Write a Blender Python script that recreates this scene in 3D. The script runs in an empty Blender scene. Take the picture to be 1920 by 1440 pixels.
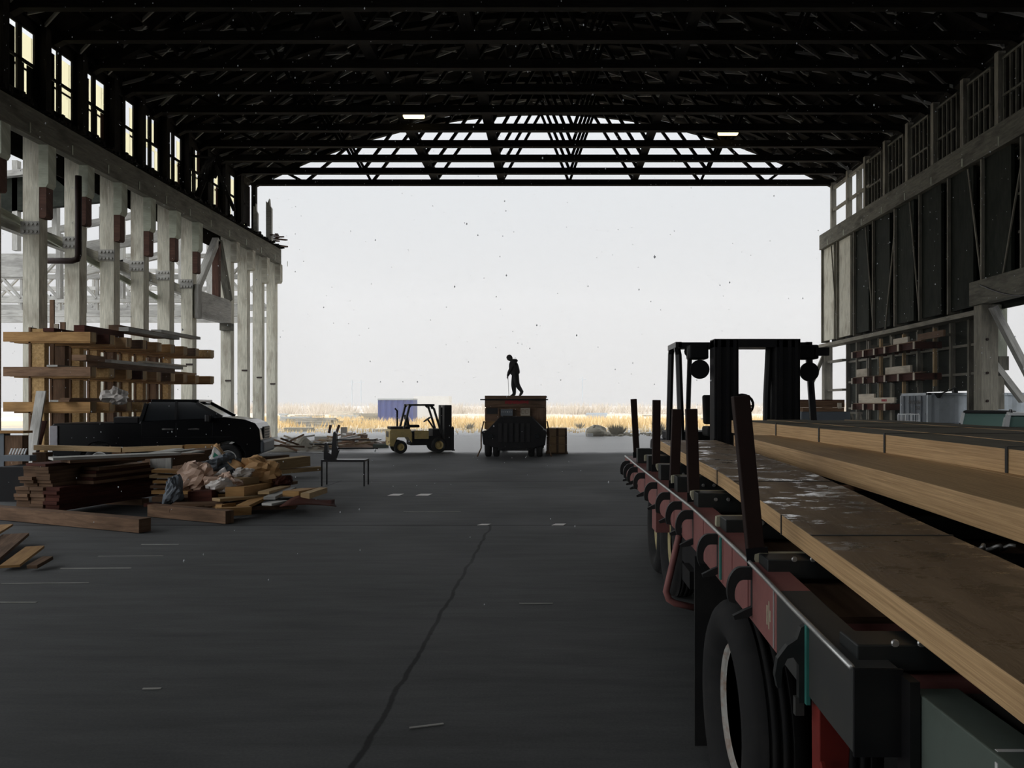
import bpy, bmesh, math, random
from mathutils import Vector, Matrix, Euler, noise as MN
from math import sin, cos, pi, radians
S = bpy.context.scene
C = S.collection
random.seed(7)

# ---------------------------------------------------------------- camera, sky, exposure
cam_d = bpy.data.cameras.new('camera'); cam = bpy.data.objects.new('camera', cam_d); C.objects.link(cam)
EYE, FPX, CX, CY = 1.9, 1440.0, 1035.0, 757.0        # eye height, focal length and vanishing point in pixels of 1920x1440
cam.location = (0, 0, EYE); cam.rotation_euler = (pi/2, 0, 0)
cam_d.sensor_width = 36.0; cam_d.lens = 36.0*FPX/1920
cam_d.shift_x = -(CX-960)/1920; cam_d.shift_y = (CY-720)/1920
cam_d.clip_start = 0.05; cam_d.clip_end = 2000
S.camera = cam
S.view_settings.view_transform = 'Standard'; S.view_settings.look = 'None'
S.view_settings.exposure = 0.0; S.view_settings.gamma = 1.0
S.view_settings.use_curve_mapping = False

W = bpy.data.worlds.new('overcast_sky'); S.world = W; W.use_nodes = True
nt = W.node_tree; nt.nodes.clear()
out = nt.nodes.new('ShaderNodeOutputWorld'); bg = nt.nodes.new('ShaderNodeBackground')
tc = nt.nodes.new('ShaderNodeTexCoord'); sep = nt.nodes.new('ShaderNodeSeparateXYZ')
cr = nt.nodes.new('ShaderNodeValToRGB')
nt.links.new(tc.outputs['Generated'], sep.inputs[0]); nt.links.new(sep.outputs['Z'], cr.inputs[0])
nt.links.new(cr.outputs[0], bg.inputs[0]); nt.links.new(bg.outputs[0], out.inputs[0])
e = cr.color_ramp.elements
e[0].position = 0.0; e[0].color = (.69, .69, .695, 1)
e[1].position = 1.0; e[1].color = (1.75, 1.8, 1.86, 1)
n = e.new(.12); n.color = (.70, .705, .715, 1)
n = e.new(.30); n.color = (.755, .78, .805, 1)
n = e.new(.55); n.color = (1.25, 1.29, 1.34, 1)
# brightness added to the unseen sky, low left and behind, to light the timber
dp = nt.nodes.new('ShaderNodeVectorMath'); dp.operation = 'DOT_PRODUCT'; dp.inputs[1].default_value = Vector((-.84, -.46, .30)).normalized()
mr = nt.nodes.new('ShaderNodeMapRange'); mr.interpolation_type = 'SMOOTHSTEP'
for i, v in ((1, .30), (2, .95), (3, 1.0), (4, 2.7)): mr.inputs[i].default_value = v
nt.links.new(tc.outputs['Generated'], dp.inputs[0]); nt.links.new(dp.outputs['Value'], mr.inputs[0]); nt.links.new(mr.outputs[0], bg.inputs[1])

# ---------------------------------------------------------------- helpers
def PX(px, Y): return (px-CX)*Y/FPX
def PZ(py, Y): return EYE-(py-CY)*Y/FPX
def P(px, py, Y): return Vector((PX(px, Y), Y, PZ(py, Y)))
def GY(py): return EYE*FPX/(py-CY)
ORD = 'first second third fourth fifth sixth seventh eighth ninth tenth eleventh twelfth thirteenth fourteenth fifteenth sixteenth seventeenth eighteenth nineteenth twentieth'.split()

class MB:
    def __init__(s): s.v=[]; s.f=[]; s.uv=[]
    def add(s, vs, fs, uvs=None):
        b=len(s.v); s.v.extend([tuple(v) for v in vs])
        for k, f in enumerate(fs):
            s.f.append(tuple(b+i for i in f))
            s.uv.append(uvs[k] if uvs else [(vs[i][0]+vs[i][2]*.3, vs[i][1]+vs[i][2]) for i in f])
        return s
    def obox(s, c, X, Y, Z):
        """box centred c with half-axis vectors X, Y, Z; texture u runs along the longest"""
        c=Vector(c); A=[Vector(X),Vector(Y),Vector(Z)]
        L=[a.length for a in A]; k=max(range(3), key=lambda i:L[i])
        sg=[(-1,-1,-1),(1,-1,-1),(1,1,-1),(-1,1,-1),(-1,-1,1),(1,-1,1),(1,1,1),(-1,1,1)]
        vs=[c+A[0]*a+A[1]*b+A[2]*d for a,b,d in sg]
        fs=[(0,3,2,1),(4,5,6,7),(0,1,5,4),(2,3,7,6),(1,2,6,5),(3,0,4,7)]
        ax=[2,2,1,1,0,0]; off=random.random()*50
        if Vector(X).cross(Vector(Y)).dot(Vector(Z))<0: fs=[f[::-1] for f in fs]
        uv=[]
        for f,n in zip(fs,ax):
            o=[i for i in range(3) if i!=n]
            u,v=(o[0],o[1]) if L[o[0]]>=L[o[1]] else (o[1],o[0])
            uv.append([(sg[i][u]*L[u]+off+(0 if n!=k else 0), sg[i][v]*L[v]+off*.37) for i in f])
        return s.add(vs,fs,uv)
    def box(s, c, d, rz=0, M=None):
        R=Matrix.Rotation(rz,3,'Z')
        if M is not None: R=M
        return s.obox(c, R@Vector((d[0]/2,0,0)), R@Vector((0,d[1]/2,0)), R@Vector((0,0,d[2]/2)))
    def bb(s, x0,x1,y0,y1,z0,z1):
        return s.box(((x0+x1)/2,(y0+y1)/2,(z0+z1)/2),(abs(x1-x0),abs(y1-y0),abs(z1-z0)))
    def beam(s, p0, p1, w, h, up=(0,0,1)):
        p0=Vector(p0);p1=Vector(p1);d=(p1-p0); t=d.normalized(); up=Vector(up)
        if abs(t.dot(up))>.98: up=Vector((0,1,0))
        sd=t.cross(up).normalized(); u=sd.cross(t)
        return s.obox((p0+p1)/2, d/2, sd*w/2, u*h/2)
    def prism(s, poly, axis, a, b, fn=None):
        """2-D polygon extruded along axis 'x','y' or 'z' from a to b; fn may move points"""
        def pt(p,t):
            q={'x':(t,p[0],p[1]),'y':(p[0],t,p[1]),'z':(p[0],p[1],t)}[axis]
            return fn(q) if fn else q
        n=len(poly); vs=[pt(p,a) for p in poly]+[pt(p,b) for p in poly]
        fs=[tuple(range(n)),tuple(range(2*n-1,n-1,-1))]+[(i,i+n,(i+1)%n+n,(i+1)%n) for i in range(n)]
        return s.add(vs,fs)
    def tube(s, path, r, n=8, caps=True):
        path=[Vector(p) for p in path]; rs=r if isinstance(r,(list,tuple)) else [r]*len(path)
        b=len(s.v); vs=[]; up=None
        for i,p in enumerate(path):
            t=(path[min(i+1,len(path)-1)]-path[max(i-1,0)]).normalized()
            if up is None: up=Vector((0,0,1)) if abs(t.z)<.9 else Vector((0,1,0))
            sd=t.cross(up)
            if sd.length<1e-4: sd=t.cross(Vector((1,0,0)))
            sd.normalize(); up=sd.cross(t).normalized()
            for k in range(n): a=2*pi*k/n; vs.append(p+sd*cos(a)*rs[i]+up*sin(a)*rs[i])
        fs=[(i*n+k,i*n+(k+1)%n,(i+1)*n+(k+1)%n,(i+1)*n+k) for i in range(len(path)-1) for k in range(n)]
        if caps: fs+= [tuple(range(n-1,-1,-1)), tuple(range((len(path)-1)*n,len(path)*n))]
        return s.add(vs,fs)
    def cyl(s, p0, p1, r, n=16): return s.tube([p0,p1], r, n)
    def lathe(s, prof, c, axis='x', n=28, closed=False):
        """(radius, offset along axis) profile turned about an axis through c"""
        c=Vector(c); vs=[]
        for r,o in prof:
            for k in range(n):
                a=2*pi*k/n; ca,sa=r*cos(a),r*sin(a)
                vs.append(c+Vector({'x':(o,ca,sa),'y':(ca,o,sa),'z':(ca,sa,o)}[axis]))
        m=len(prof); fs=[]
        for i in range(m if closed else m-1):
            j=(i+1)%m
            fs+=[(i*n+k,i*n+(k+1)%n,j*n+(k+1)%n,j*n+k) for k in range(n)]
        if not closed:
            if prof[0][0]>1e-4: fs.append(tuple(range(n)))
            if prof[-1][0]>1e-4: fs.append(tuple(range((m-1)*n,m*n)))
        return s.add(vs,fs)
    def grid(s, fn, nu, nv):
        vs=[fn(i/nu,j/nv) for i in range(nu+1) for j in range(nv+1)]
        fs=[(i*(nv+1)+j,(i+1)*(nv+1)+j,(i+1)*(nv+1)+j+1,i*(nv+1)+j+1) for i in range(nu) for j in range(nv)]
        return s.add(vs,fs)
    def mesh(s, name, mats, off=(0,0,0), smooth=False):
        me=bpy.data.meshes.new(name); o=Vector(off)
        me.from_pydata([tuple(Vector(v)-o) for v in s.v],[],s.f)
        ul=me.uv_layers.new(name='UVMap'); k=0
        for f in s.uv:
            for t in f: ul.data[k].uv=t; k+=1
        for m in (mats if isinstance(mats,(list,tuple)) else [mats]): me.materials.append(m)
        bm=bmesh.new(); bm.from_mesh(me); bmesh.ops.recalc_face_normals(bm,faces=bm.faces); bm.to_mesh(me); bm.free()
        if smooth:
            for p in me.polygons: p.use_smooth=True
        return me
    def build(s, name, mat, parent=None, label=None, cat=None, group=None, kind=None, smooth=False, bevel=0, solid=0, subsurf=0):
        """links what was collected as ONE object; without a parent its origin goes to the middle of its base"""
        off=(0,0,0)
        if parent is None:
            lo=[min(v[i] for v in s.v) for i in range(3)]; hi=[max(v[i] for v in s.v) for i in range(3)]
            off=((lo[0]+hi[0])/2,(lo[1]+hi[1])/2,lo[2])
        o=bpy.data.objects.new(name, s.mesh(name,mat,off,smooth)); C.objects.link(o)
        if parent is None: o.location=off
        else: o.parent=parent
        if solid: m=o.modifiers.new('thick','SOLIDIFY'); m.thickness=solid; m.offset=0
        if bevel:
            m=o.modifiers.new('bevel','BEVEL'); m.width=bevel; m.segments=2; m.limit_method='ANGLE'; m.angle_limit=radians(40)
        if subsurf: m=o.modifiers.new('sub','SUBSURF'); m.levels=m.render_levels=subsurf
        tag(o,label,cat,group,kind); return o

def tag(o,label=None,cat=None,group=None,kind=None):
    if label: o['label']=label
    if cat: o['category']=cat
    if group: o['group']=group
    if kind: o['kind']=kind
    return o
def thing(name,label,cat,loc=(0,0,0),rz=0,group=None,rot=None):
    o=bpy.data.objects.new(name,None); C.objects.link(o); o.location=loc
    o.rotation_euler=rot if rot else (0,0,rz); o.empty_display_size=.2
    return tag(o,label,cat,group)
def dup(root,loc,rz=None,label=None,group=None):
    r=root.copy(); C.objects.link(r); r.location=loc
    if rz is not None: r.rotation_euler=(0,0,rz)
    if label: r['label']=label
    if group: r['group']=group
    for ch in list(root.children):
        c=ch.copy(); C.objects.link(c); c.parent=r
        for g in list(ch.children):
            d=g.copy(); C.objects.link(d); d.parent=c
    return r

# ---------------------------------------------------------------- materials
def newmat(name):
    m=bpy.data.materials.new(name); m.use_nodes=True; t=m.node_tree; b=t.nodes['Principled BSDF']
    return m,t,b
def N(t,kind,**k):
    n=t.nodes.new(kind)
    for a,v in k.items():
        if a in n.inputs: n.inputs[a].default_value=v
        else: setattr(n,a,v)
    return n
def ramp(t,src,stops):
    r=t.nodes.new('ShaderNodeValToRGB'); e=r.color_ramp.elements
    while len(e)>2: e.remove(e[-1])
    for i,(p,c) in enumerate(stops):
        q=e[i] if i<2 else e.new(p)
        q.position=p; q.color=(c[0],c[1],c[2],1)
    t.links.new(src,r.inputs[0]); return r
def coords(t,kind,scale):
    tc=t.nodes.new('ShaderNodeTexCoord'); mp=t.nodes.new('ShaderNodeMapping')
    mp.inputs['Scale'].default_value=scale; t.links.new(tc.outputs[kind],mp.inputs[0]); return mp.outputs[0]
def rnd(t,col,lo,hi):
    """brightness of each object differs a little"""
    oi=t.nodes.new('ShaderNodeObjectInfo'); mr=N(t,'ShaderNodeMapRange'); mr.inputs[3].default_value=lo; mr.inputs[4].default_value=hi
    t.links.new(oi.outputs['Random'],mr.inputs[0])
    hs=t.nodes.new('ShaderNodeHueSaturation'); t.links.new(mr.outputs[0],hs.inputs['Value']); t.links.new(col,hs.inputs['Color']); return hs.outputs[0]
def wood(name,c0,c1,rough=.75,grain=14,var=.25,spec=.25,bump=.25,dark=None):
    m,t,b=newmat(name); uv=coords(t,'UV',(.9,grain,1))
    n1=N(t,'ShaderNodeTexNoise',Scale=2.0,Detail=6.0,Roughness=.65,Distortion=.6); t.links.new(uv,n1.inputs['Vector'])
    r=ramp(t,n1.outputs[0],[(.3,c0),(.7,c1)]); col=r.outputs[0]
    uv2=coords(t,'UV',(.5,1.3,1)); n2=N(t,'ShaderNodeTexNoise',Scale=1.6,Detail=4.0); t.links.new(uv2,n2.inputs['Vector'])
    d=dark or tuple(x*.45 for x in c0)
    mx=N(t,'ShaderNodeMix',data_type='RGBA'); r2=ramp(t,n2.outputs[0],[(.5,(0,0,0)),(.75,(.75,.75,.75))])
    t.links.new(r2.outputs[0],mx.inputs[0]); t.links.new(col,mx.inputs[6]); mx.inputs[7].default_value=(*d,1)
    t.links.new(rnd(t,mx.outputs[2],1-var,1+var),b.inputs['Base Color'])
    b.inputs['Roughness'].default_value=rough; b.inputs['Specular IOR Level'].default_value=spec
    bp=N(t,'ShaderNodeBump',Strength=bump,Distance=.01); t.links.new(n1.outputs[0],bp.inputs['Height']); t.links.new(bp.outputs[0],b.inputs['Normal'])
    return m
def paint(name,c,rough=.5,metal=0,spec=.4,dirt=.4,dirtc=(.05,.045,.04),scale=3,bump=0,var=0):
    m,t,b=newmat(name); co=coords(t,'Object',(scale,scale,scale))
    n1=N(t,'ShaderNodeTexNoise',Scale=1.5,Detail=7.0,Roughness=.65); t.links.new(co,n1.inputs['Vector'])
    r=ramp(t,n1.outputs[0],[(.45,(0,0,0)),(.75,(dirt,dirt,dirt))])
    mx=N(t,'ShaderNodeMix',data_type='RGBA'); t.links.new(r.outputs[0],mx.inputs[0]); mx.inputs[6].default_value=(*c,1); mx.inputs[7].default_value=(*dirtc,1)
    col=mx.outputs[2]
    if var: col=rnd(t,col,1-var,1+var)
    t.links.new(col,b.inputs['Base Color']); b.inputs['Roughness'].default_value=rough; b.inputs['Metallic'].default_value=metal; b.inputs['Specular IOR Level'].default_value=spec
    if bump:
        bp=N(t,'ShaderNodeBump',Strength=bump,Distance=.01); t.links.new(n1.outputs[0],bp.inputs['Height']); t.links.new(bp.outputs[0],b.inputs['Normal'])
    return m
def glow(name,c,st):
    m=bpy.data.materials.new(name); m.use_nodes=True; t=m.node_tree; t.nodes.clear()
    o=t.nodes.new('ShaderNodeOutputMaterial'); e=N(t,'ShaderNodeEmission'); e.inputs[0].default_value=(*c,1); e.inputs[1].default_value=st
    t.links.new(e.outputs[0],o.inputs[0]); return m
def speck(name,c0,c1,scale=30,rough=.9,bump=.4,kind='Object',spec=.2):
    m,t,b=newmat(name); co=coords(t,kind,(scale,)*3)
    n1=N(t,'ShaderNodeTexNoise',Scale=1.0,Detail=8.0,Roughness=.7); t.links.new(co,n1.inputs['Vector'])
    r=ramp(t,n1.outputs[0],[(.35,c0),(.65,c1)]); t.links.new(r.outputs[0],b.inputs['Base Color'])
    b.inputs['Roughness'].default_value=rough; b.inputs['Specular IOR Level'].default_value=spec
    bp=N(t,'ShaderNodeBump',Strength=bump,Distance=.02); t.links.new(n1.outputs[0],bp.inputs['Height']); t.links.new(bp.outputs[0],b.inputs['Normal'])
    return m

M={}
M['col']=wood('weathered_painted_timber',(.36,.35,.285),(.64,.61,.51),.85,10,.15,.2,.4,(.17,.135,.095))
M['pale']=wood('pale_green_timber',(.42,.45,.36),(.55,.57,.47),.85,8,.12,.2,.2,(.18,.17,.12))
M['rust']=wood('red_brown_timber',(.065,.034,.025),(.12,.062,.045),.85,10,.15,.2,.2)
M['beam']=wood('header_timber',(.095,.092,.076),(.20,.188,.152),.9,6,.1,.15,.3)
M['grey']=wood('grey_old_timber',(.30,.29,.265),(.50,.49,.455),.9,10,.15,.15,.3)
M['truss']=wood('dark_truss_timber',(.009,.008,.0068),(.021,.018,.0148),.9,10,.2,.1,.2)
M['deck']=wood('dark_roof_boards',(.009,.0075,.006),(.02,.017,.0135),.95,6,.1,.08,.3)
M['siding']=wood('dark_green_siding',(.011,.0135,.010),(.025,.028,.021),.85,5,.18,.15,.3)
M['stud']=wood('stud_timber',(.15,.14,.115),(.27,.25,.20),.85,10,.2,.15,.2)
M['lvl']=wood('laminated_veneer_timber',(.34,.205,.09),(.69,.46,.24),.6,58,.06,.3,.15,(.26,.16,.08))
M['ply']=wood('plywood_boards',(.27,.145,.055),(.45,.265,.105),.75,6,.22,.2,.15)
M['osb']=speck('strand_board',(.30,.185,.075),(.56,.37,.17),16,.85,.4)
M['old']=wood('brown_old_board',(.10,.06,.037),(.22,.135,.083),.85,10,.3,.15,.25)
M['red']=wood('dark_red_board',(.045,.016,.012),(.10,.035,.024),.85,12,.25,.15,.2)
M['yel']=wood('yellow_pine_board',(.30,.20,.10),(.46,.33,.18),.8,12,.2,.2,.2)
M['pbd']=wood('pale_board',(.42,.36,.28),(.6,.54,.44),.85,10,.15,.2,.2)
M['black']=paint('black_paint',(.008,.008,.009),.4,0,.4,.5,(.025,.022,.02))
M['blackm']=paint('black_steel',(.009,.009,.010),.6,.1,.2,.5,(.02,.018,.016))
M['rubber']=paint('black_rubber',(.018,.018,.018),.85,0,.2,.5,(.045,.042,.038))
M['dglass']=paint('dark_glass',(.012,.014,.016),.08,0,.6,.0)
M['gglass']=paint('green_tinted_glass',(.16,.26,.23),.08,0,.6,.1,(.1,.12,.1))
M['chrome']=paint('chrome',(.6,.6,.6),.2,1,.5,.2)
M['steel']=paint('worn_steel',(.55,.55,.53),.42,.7,.5,.5,(.08,.07,.06))
M['white']=paint('white_paint',(.75,.76,.76),.3,0,.4,.15,(.4,.38,.35))
M['carblk']=paint('black_car_paint',(.003,.0033,.004),.2,0,.22,.25,(.012,.012,.012),1.2)
M['yellow']=paint('yellow_paint',(.66,.50,.20),.5,0,.4,.5,(.25,.18,.08),4)
M['rail']=paint('dusty_red_paint',(.25,.10,.09),.55,0,.3,.45,(.085,.04,.036),5)
M['railgrey']=paint('dark_grey_paint',(.045,.046,.044),.5,0,.3,.5,(.07,.065,.055),5)
M['redp']=paint('red_paint',(.19,.022,.016),.5,0,.3,.4,(.08,.02,.02),5)
M['green']=paint('dull_green_paint',(.10,.125,.105),.55,0,.3,.4,(.05,.055,.045),4)
M['teal']=paint('teal_paint',(.04,.19,.16),.5,0,.3,.4,(.03,.08,.07),8)
M['bunk']=paint('dark_bunk_steel',(.022,.025,.025),.5,.2,.35,.5,(.05,.045,.04),6)
M['stake']=paint('brown_stake_steel',(.022,.012,.010),.7,0,.2,.5,(.035,.018,.014),6)
M['cream']=paint('cream_fabric_strap',(.42,.39,.28),.8,0,.2,.4,(.2,.18,.13),6)
M['cont']=paint('blue_grey_container',(.42,.46,.49),.55,0,.3,.35,(.18,.18,.17),1.5)
M['contd']=paint('slate_container',(.13,.15,.17),.55,0,.3,.35,(.09,.09,.09),1.5)
M['bluec']=paint('blue_container',(.08,.10,.26),.6,0,.3,.3,(.12,.13,.22),1.5)
M['cloth']=paint('dark_cloth',(.018,.018,.02),.9,0,.15,.5,(.03,.027,.025),8,.3)
M['skin']=paint('skin',(.32,.19,.13),.6,0,.3,.1)
M['bag']=paint('pale_plastic',(.62,.58,.54),.45,0,.4,.3,(.45,.33,.24),5,.5)
M['bago']=paint('orange_kraft',(.46,.27,.12),.7,0,.3,.4,(.22,.12,.05),6,.5)
M['bagp']=paint('peach_plastic',(.55,.37,.27),.5,0,.4,.3,(.45,.36,.30),5,.5)
M['dgreen']=paint('green_print',(.02,.20,.12),.5,0,.3,.2)
M['lamp']=glow('lamp_tube',(1.0,.83,.42),3.2)
M['headl']=paint('headlight_lens',(.35,.36,.36),.15,.3,.6,.2)
M['tail']=paint('tail_light',(.3,.3,.32),.2,.2,.5,.3,(.2,.05,.05))
M['grass']=paint('dry_grass',(.82,.62,.33),.95,0,.1,.5,(.86,.72,.48),.3)
M['brush']=paint('pale_brush',(.62,.54,.44),.95,0,.1,.6,(.72,.65,.55),.2)
M['sage']=paint('sage_brush',(.30,.28,.23),.95,0,.1,.5,(.40,.37,.31),2)
M['flake']=paint('snow',(.85,.87,.9),.8,0,.2,0)
M['redm']=paint('red_marker',(.30,.03,.035),.7,0,.2,.3,(.2,.05,.05),8)
M['whitem']=paint('white_marker',(.6,.6,.58),.7,0,.2,.3,(.3,.3,.28),8)
def translucent():
    m=bpy.data.materials.new('cream_fibreglass'); m.use_nodes=True; t=m.node_tree; t.nodes.clear()
    o=t.nodes.new('ShaderNodeOutputMaterial'); a=N(t,'ShaderNodeBsdfTranslucent'); d=N(t,'ShaderNodeBsdfDiffuse'); mx=N(t,'ShaderNodeMixShader'); mx.inputs[0].default_value=.15
    co=coords(t,'Object',(1,1,1)); wv=N(t,'ShaderNodeTexWave',Scale=5.0,Distortion=.3); wv.bands_direction='Y'; t.links.new(co,wv.inputs['Vector'])
    r=ramp(t,wv.outputs['Color'],[(.0,(.93,.88,.68)),(1,(.99,.96,.80))]); t.links.new(r.outputs[0],a.inputs[0]); d.inputs[0].default_value=(.8,.75,.6,1)
    t.links.new(a.outputs[0],mx.inputs[1]); t.links.new(d.outputs[0],mx.inputs[2]); t.links.new(mx.outputs[0],o.inputs[0]); return m
M['fibre']=translucent()

def floor_mat():
    m,t,b=newmat('stained_concrete'); tc=t.nodes.new('ShaderNodeTexCoord'); ob=tc.outputs['Object']
    n1=N(t,'ShaderNodeTexNoise',Scale=.35,Detail=8.0,Roughness=.6); t.links.new(ob,n1.inputs['Vector'])
    mp=N(t,'ShaderNodeMapping'); mp.inputs['Scale'].default_value=(.6,3.2,1); t.links.new(ob,mp.inputs[0])
    n2=N(t,'ShaderNodeTexNoise',Scale=1.4,Detail=9.0,Roughness=.65); t.links.new(mp.outputs[0],n2.inputs['Vector'])
    n3=N(t,'ShaderNodeTexNoise',Scale=60.0,Detail=4.0); t.links.new(ob,n3.inputs['Vector'])
    r=ramp(t,n1.outputs[0],[(.3,(.072,.074,.074)),(.7,(.105,.107,.106))])
    def mul(a,src,lo,hi,p0,p1):
        q=ramp(t,src,[(p0,(lo,)*3),(p1,(hi,)*3)]); x=N(t,'ShaderNodeMix',data_type='RGBA',blend_type='MULTIPLY'); x.inputs[0].default_value=1
        t.links.new(a,x.inputs[6]); t.links.new(q.outputs[0],x.inputs[7]); return x.outputs[2]
    c=mul(r.outputs[0],n2.outputs[0],.72,1.1,.3,.65); c=mul(c,n3.outputs[0],.85,1.08,.3,.7)
    # joints: x = -1 running away, y = 12 crossing, dark saw-cut lines with ragged edges
    sep=t.nodes.new('ShaderNodeSeparateXYZ'); t.links.new(ob,sep.inputs[0])
    wn=N(t,'ShaderNodeTexNoise',Scale=2.2,Detail=5.0); t.links.new(ob,wn.inputs['Vector'])
    def line(ax,pos,w,amp,slope=0,other=None):
        a=N(t,'ShaderNodeMath',operation='MULTIPLY_ADD'); t.links.new(wn.outputs[0],a.inputs[0]); a.inputs[1].default_value=amp; a.inputs[2].default_value=-pos-amp/2
        s2=N(t,'ShaderNodeMath',operation='ADD'); t.links.new(a.outputs[0],s2.inputs[0]); t.links.new(sep.outputs[ax],s2.inputs[1]); v=s2.outputs[0]
        if slope:
            q=N(t,'ShaderNodeMath',operation='MULTIPLY_ADD'); t.links.new(sep.outputs[other],q.inputs[0]); q.inputs[1].default_value=slope; t.links.new(v,q.inputs[2]); v=q.outputs[0]
        ab=N(t,'ShaderNodeMath',operation='ABSOLUTE'); t.links.new(v,ab.inputs[0])
        mr=N(t,'ShaderNodeMapRange'); mr.inputs[1].default_value=w*.5; mr.inputs[2].default_value=w; mr.inputs[3].default_value=.25; mr.inputs[4].default_value=1
        t.links.new(ab.outputs[0],mr.inputs[0]); return mr.outputs[0]
    def gate(v,ax,lo,hi):
        g=N(t,'ShaderNodeMath',operation='GREATER_THAN'); t.links.new(sep.outputs[ax],g.inputs[0]); g.inputs[1].default_value=lo
        h=N(t,'ShaderNodeMath',operation='LESS_THAN'); t.links.new(sep.outputs[ax],h.inputs[0]); h.inputs[1].default_value=hi
        k=N(t,'ShaderNodeMath',operation='MULTIPLY'); t.links.new(g.outputs[0],k.inputs[0]); t.links.new(h.outputs[0],k.inputs[1])
        x=N(t,'ShaderNodeMix'); t.links.new(k.outputs[0],x.inputs[0]); x.inputs[2].default_value=1; t.links.new(v,x.inputs[3]); return x.outputs[0]
    for L in (gate(line('X',-1.08,.024,.10,-.011,'Y'),'Y',-9,12), line('Y',12.0,.05,.05), gate(line('X',-5.2,.02,.05),'Y',12,19), line('Y',18.8,.06,.08), gate(line('X',4.9,.02,.05),'Y',12,44), line('Y',28.0,.06,.1)):
        x=N(t,'ShaderNodeMix',data_type='RGBA',blend_type='MULTIPLY'); x.inputs[0].default_value=1
        t.links.new(c,x.inputs[6]); t.links.new(L,x.inputs[7]); c=x.outputs[2]
    # the smoother slab beyond the joint is darker
    gd=N(t,'ShaderNodeMath',operation='GREATER_THAN'); t.links.new(sep.outputs['Y'],gd.inputs[0]); gd.inputs[1].default_value=12.0
    x=N(t,'ShaderNodeMix',data_type='RGBA',blend_type='MULTIPLY'); t.links.new(gd.outputs[0],x.inputs[0]); t.links.new(c,x.inputs[6]); x.inputs[7].default_value=(.86,.86,.87,1); c=x.outputs[2]
    t.links.new(c,b.inputs['Base Color'])
    # blown-in rain has wetted the slab near the open end
    rr=ramp(t,n1.outputs[0],[(.3,(.62,)*3),(.7,(.85,)*3)]); wv=N(t,'ShaderNodeMath',operation='MULTIPLY_ADD'); t.links.new(n2.outputs[0],wv.inputs[0]); wv.inputs[1].default_value=3.0; t.links.new(sep.outputs['Y'],wv.inputs[2])
    wg=N(t,'ShaderNodeMapRange'); wg.inputs[1].default_value=30.6; wg.inputs[2].default_value=31.8; t.links.new(wv.outputs[0],wg.inputs[0])
    wm=N(t,'ShaderNodeMix'); t.links.new(wg.outputs[0],wm.inputs[0]); t.links.new(rr.outputs[0],wm.inputs[2]); wm.inputs[3].default_value=.36; t.links.new(wm.outputs[0],b.inputs['Roughness'])
    ws=N(t,'ShaderNodeMix'); t.links.new(wg.outputs[0],ws.inputs[0]); ws.inputs[2].default_value=.22; ws.inputs[3].default_value=.55; t.links.new(ws.outputs[0],b.inputs['Specular IOR Level'])
    bp=N(t,'ShaderNodeBump',Strength=.25,Distance=.02); t.links.new(n2.outputs[0],bp.inputs['Height']); t.links.new(bp.outputs[0],b.inputs['Normal'])
    return m
M['floor']=floor_mat()
def wet_wood():
    """weathered panel face with patches of standing rain"""
    m=wood('wet_panel_timber',(.19,.125,.07),(.33,.225,.13),.6,5,.08,.35,.4,(.09,.055,.03)); t=m.node_tree; b=t.nodes['Principled BSDF']
    co=coords(t,'Object',(2.2,4.5,1)); n=N(t,'ShaderNodeTexNoise',Scale=2.4,Detail=7.0,Roughness=.7); t.links.new(co,n.inputs['Vector'])
    r=ramp(t,n.outputs[0],[(.52,(.62,)*3),(.60,(.07,)*3)]); t.links.new(r.outputs[0],b.inputs['Roughness'])
    r2=ramp(t,n.outputs[0],[(.52,(.3,)*3),(.60,(.8,)*3)]); t.links.new(r2.outputs[0],b.inputs['Specular IOR Level']); return m
M['wet']=wet_wood()
def ground_mat():
    m,t,b=newmat('yard_ground'); tc=t.nodes.new('ShaderNodeTexCoord'); ob=tc.outputs['Object']; sep=t.nodes.new('ShaderNodeSeparateXYZ'); t.links.new(ob,sep.inputs[0])
    mp=N(t,'ShaderNodeMapping'); mp.inputs['Scale'].default_value=(.06,.22,1); t.links.new(ob,mp.inputs[0])
    n=N(t,'ShaderNodeTexNoise',Scale=1.0,Detail=8.0,Roughness=.65); t.links.new(mp.outputs[0],n.inputs['Vector'])
    a=N(t,'ShaderNodeMath',operation='MULTIPLY_ADD'); t.links.new(n.outputs[0],a.inputs[0]); a.inputs[1].default_value=50; t.links.new(sep.outputs['Y'],a.inputs[2])
    mr=N(t,'ShaderNodeMapRange'); mr.inputs[1].default_value=60; mr.inputs[2].default_value=220; t.links.new(a.outputs[0],mr.inputs[0])
    r=ramp(t,mr.outputs[0],[(.0,(.30,.30,.30)),(.14,(.36,.357,.353)),(.17,(.64,.53,.36)),(.34,(.74,.61,.41)),(.37,(.78,.77,.75)),(.46,(.76,.74,.70)),(.50,(.73,.63,.48)),(.8,(.70,.63,.55)),(1,(.70,.67,.63))])
    n2=N(t,'ShaderNodeTexNoise',Scale=4.0,Detail=8.0); t.links.new(ob,n2.inputs['Vector']); q=ramp(t,n2.outputs[0],[(.3,(.75,)*3),(.7,(1.1,)*3)])
    x=N(t,'ShaderNodeMix',data_type='RGBA',blend_type='MULTIPLY'); x.inputs[0].default_value=1; t.links.new(r.outputs[0],x.inputs[6]); t.links.new(q.outputs[0],x.inputs[7])
    t.links.new(x.outputs[2],b.inputs['Base Color']); b.inputs['Roughness'].default_value=.9; b.inputs['Specular IOR Level'].default_value=.15; return m
M['ground']=ground_mat()

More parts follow.
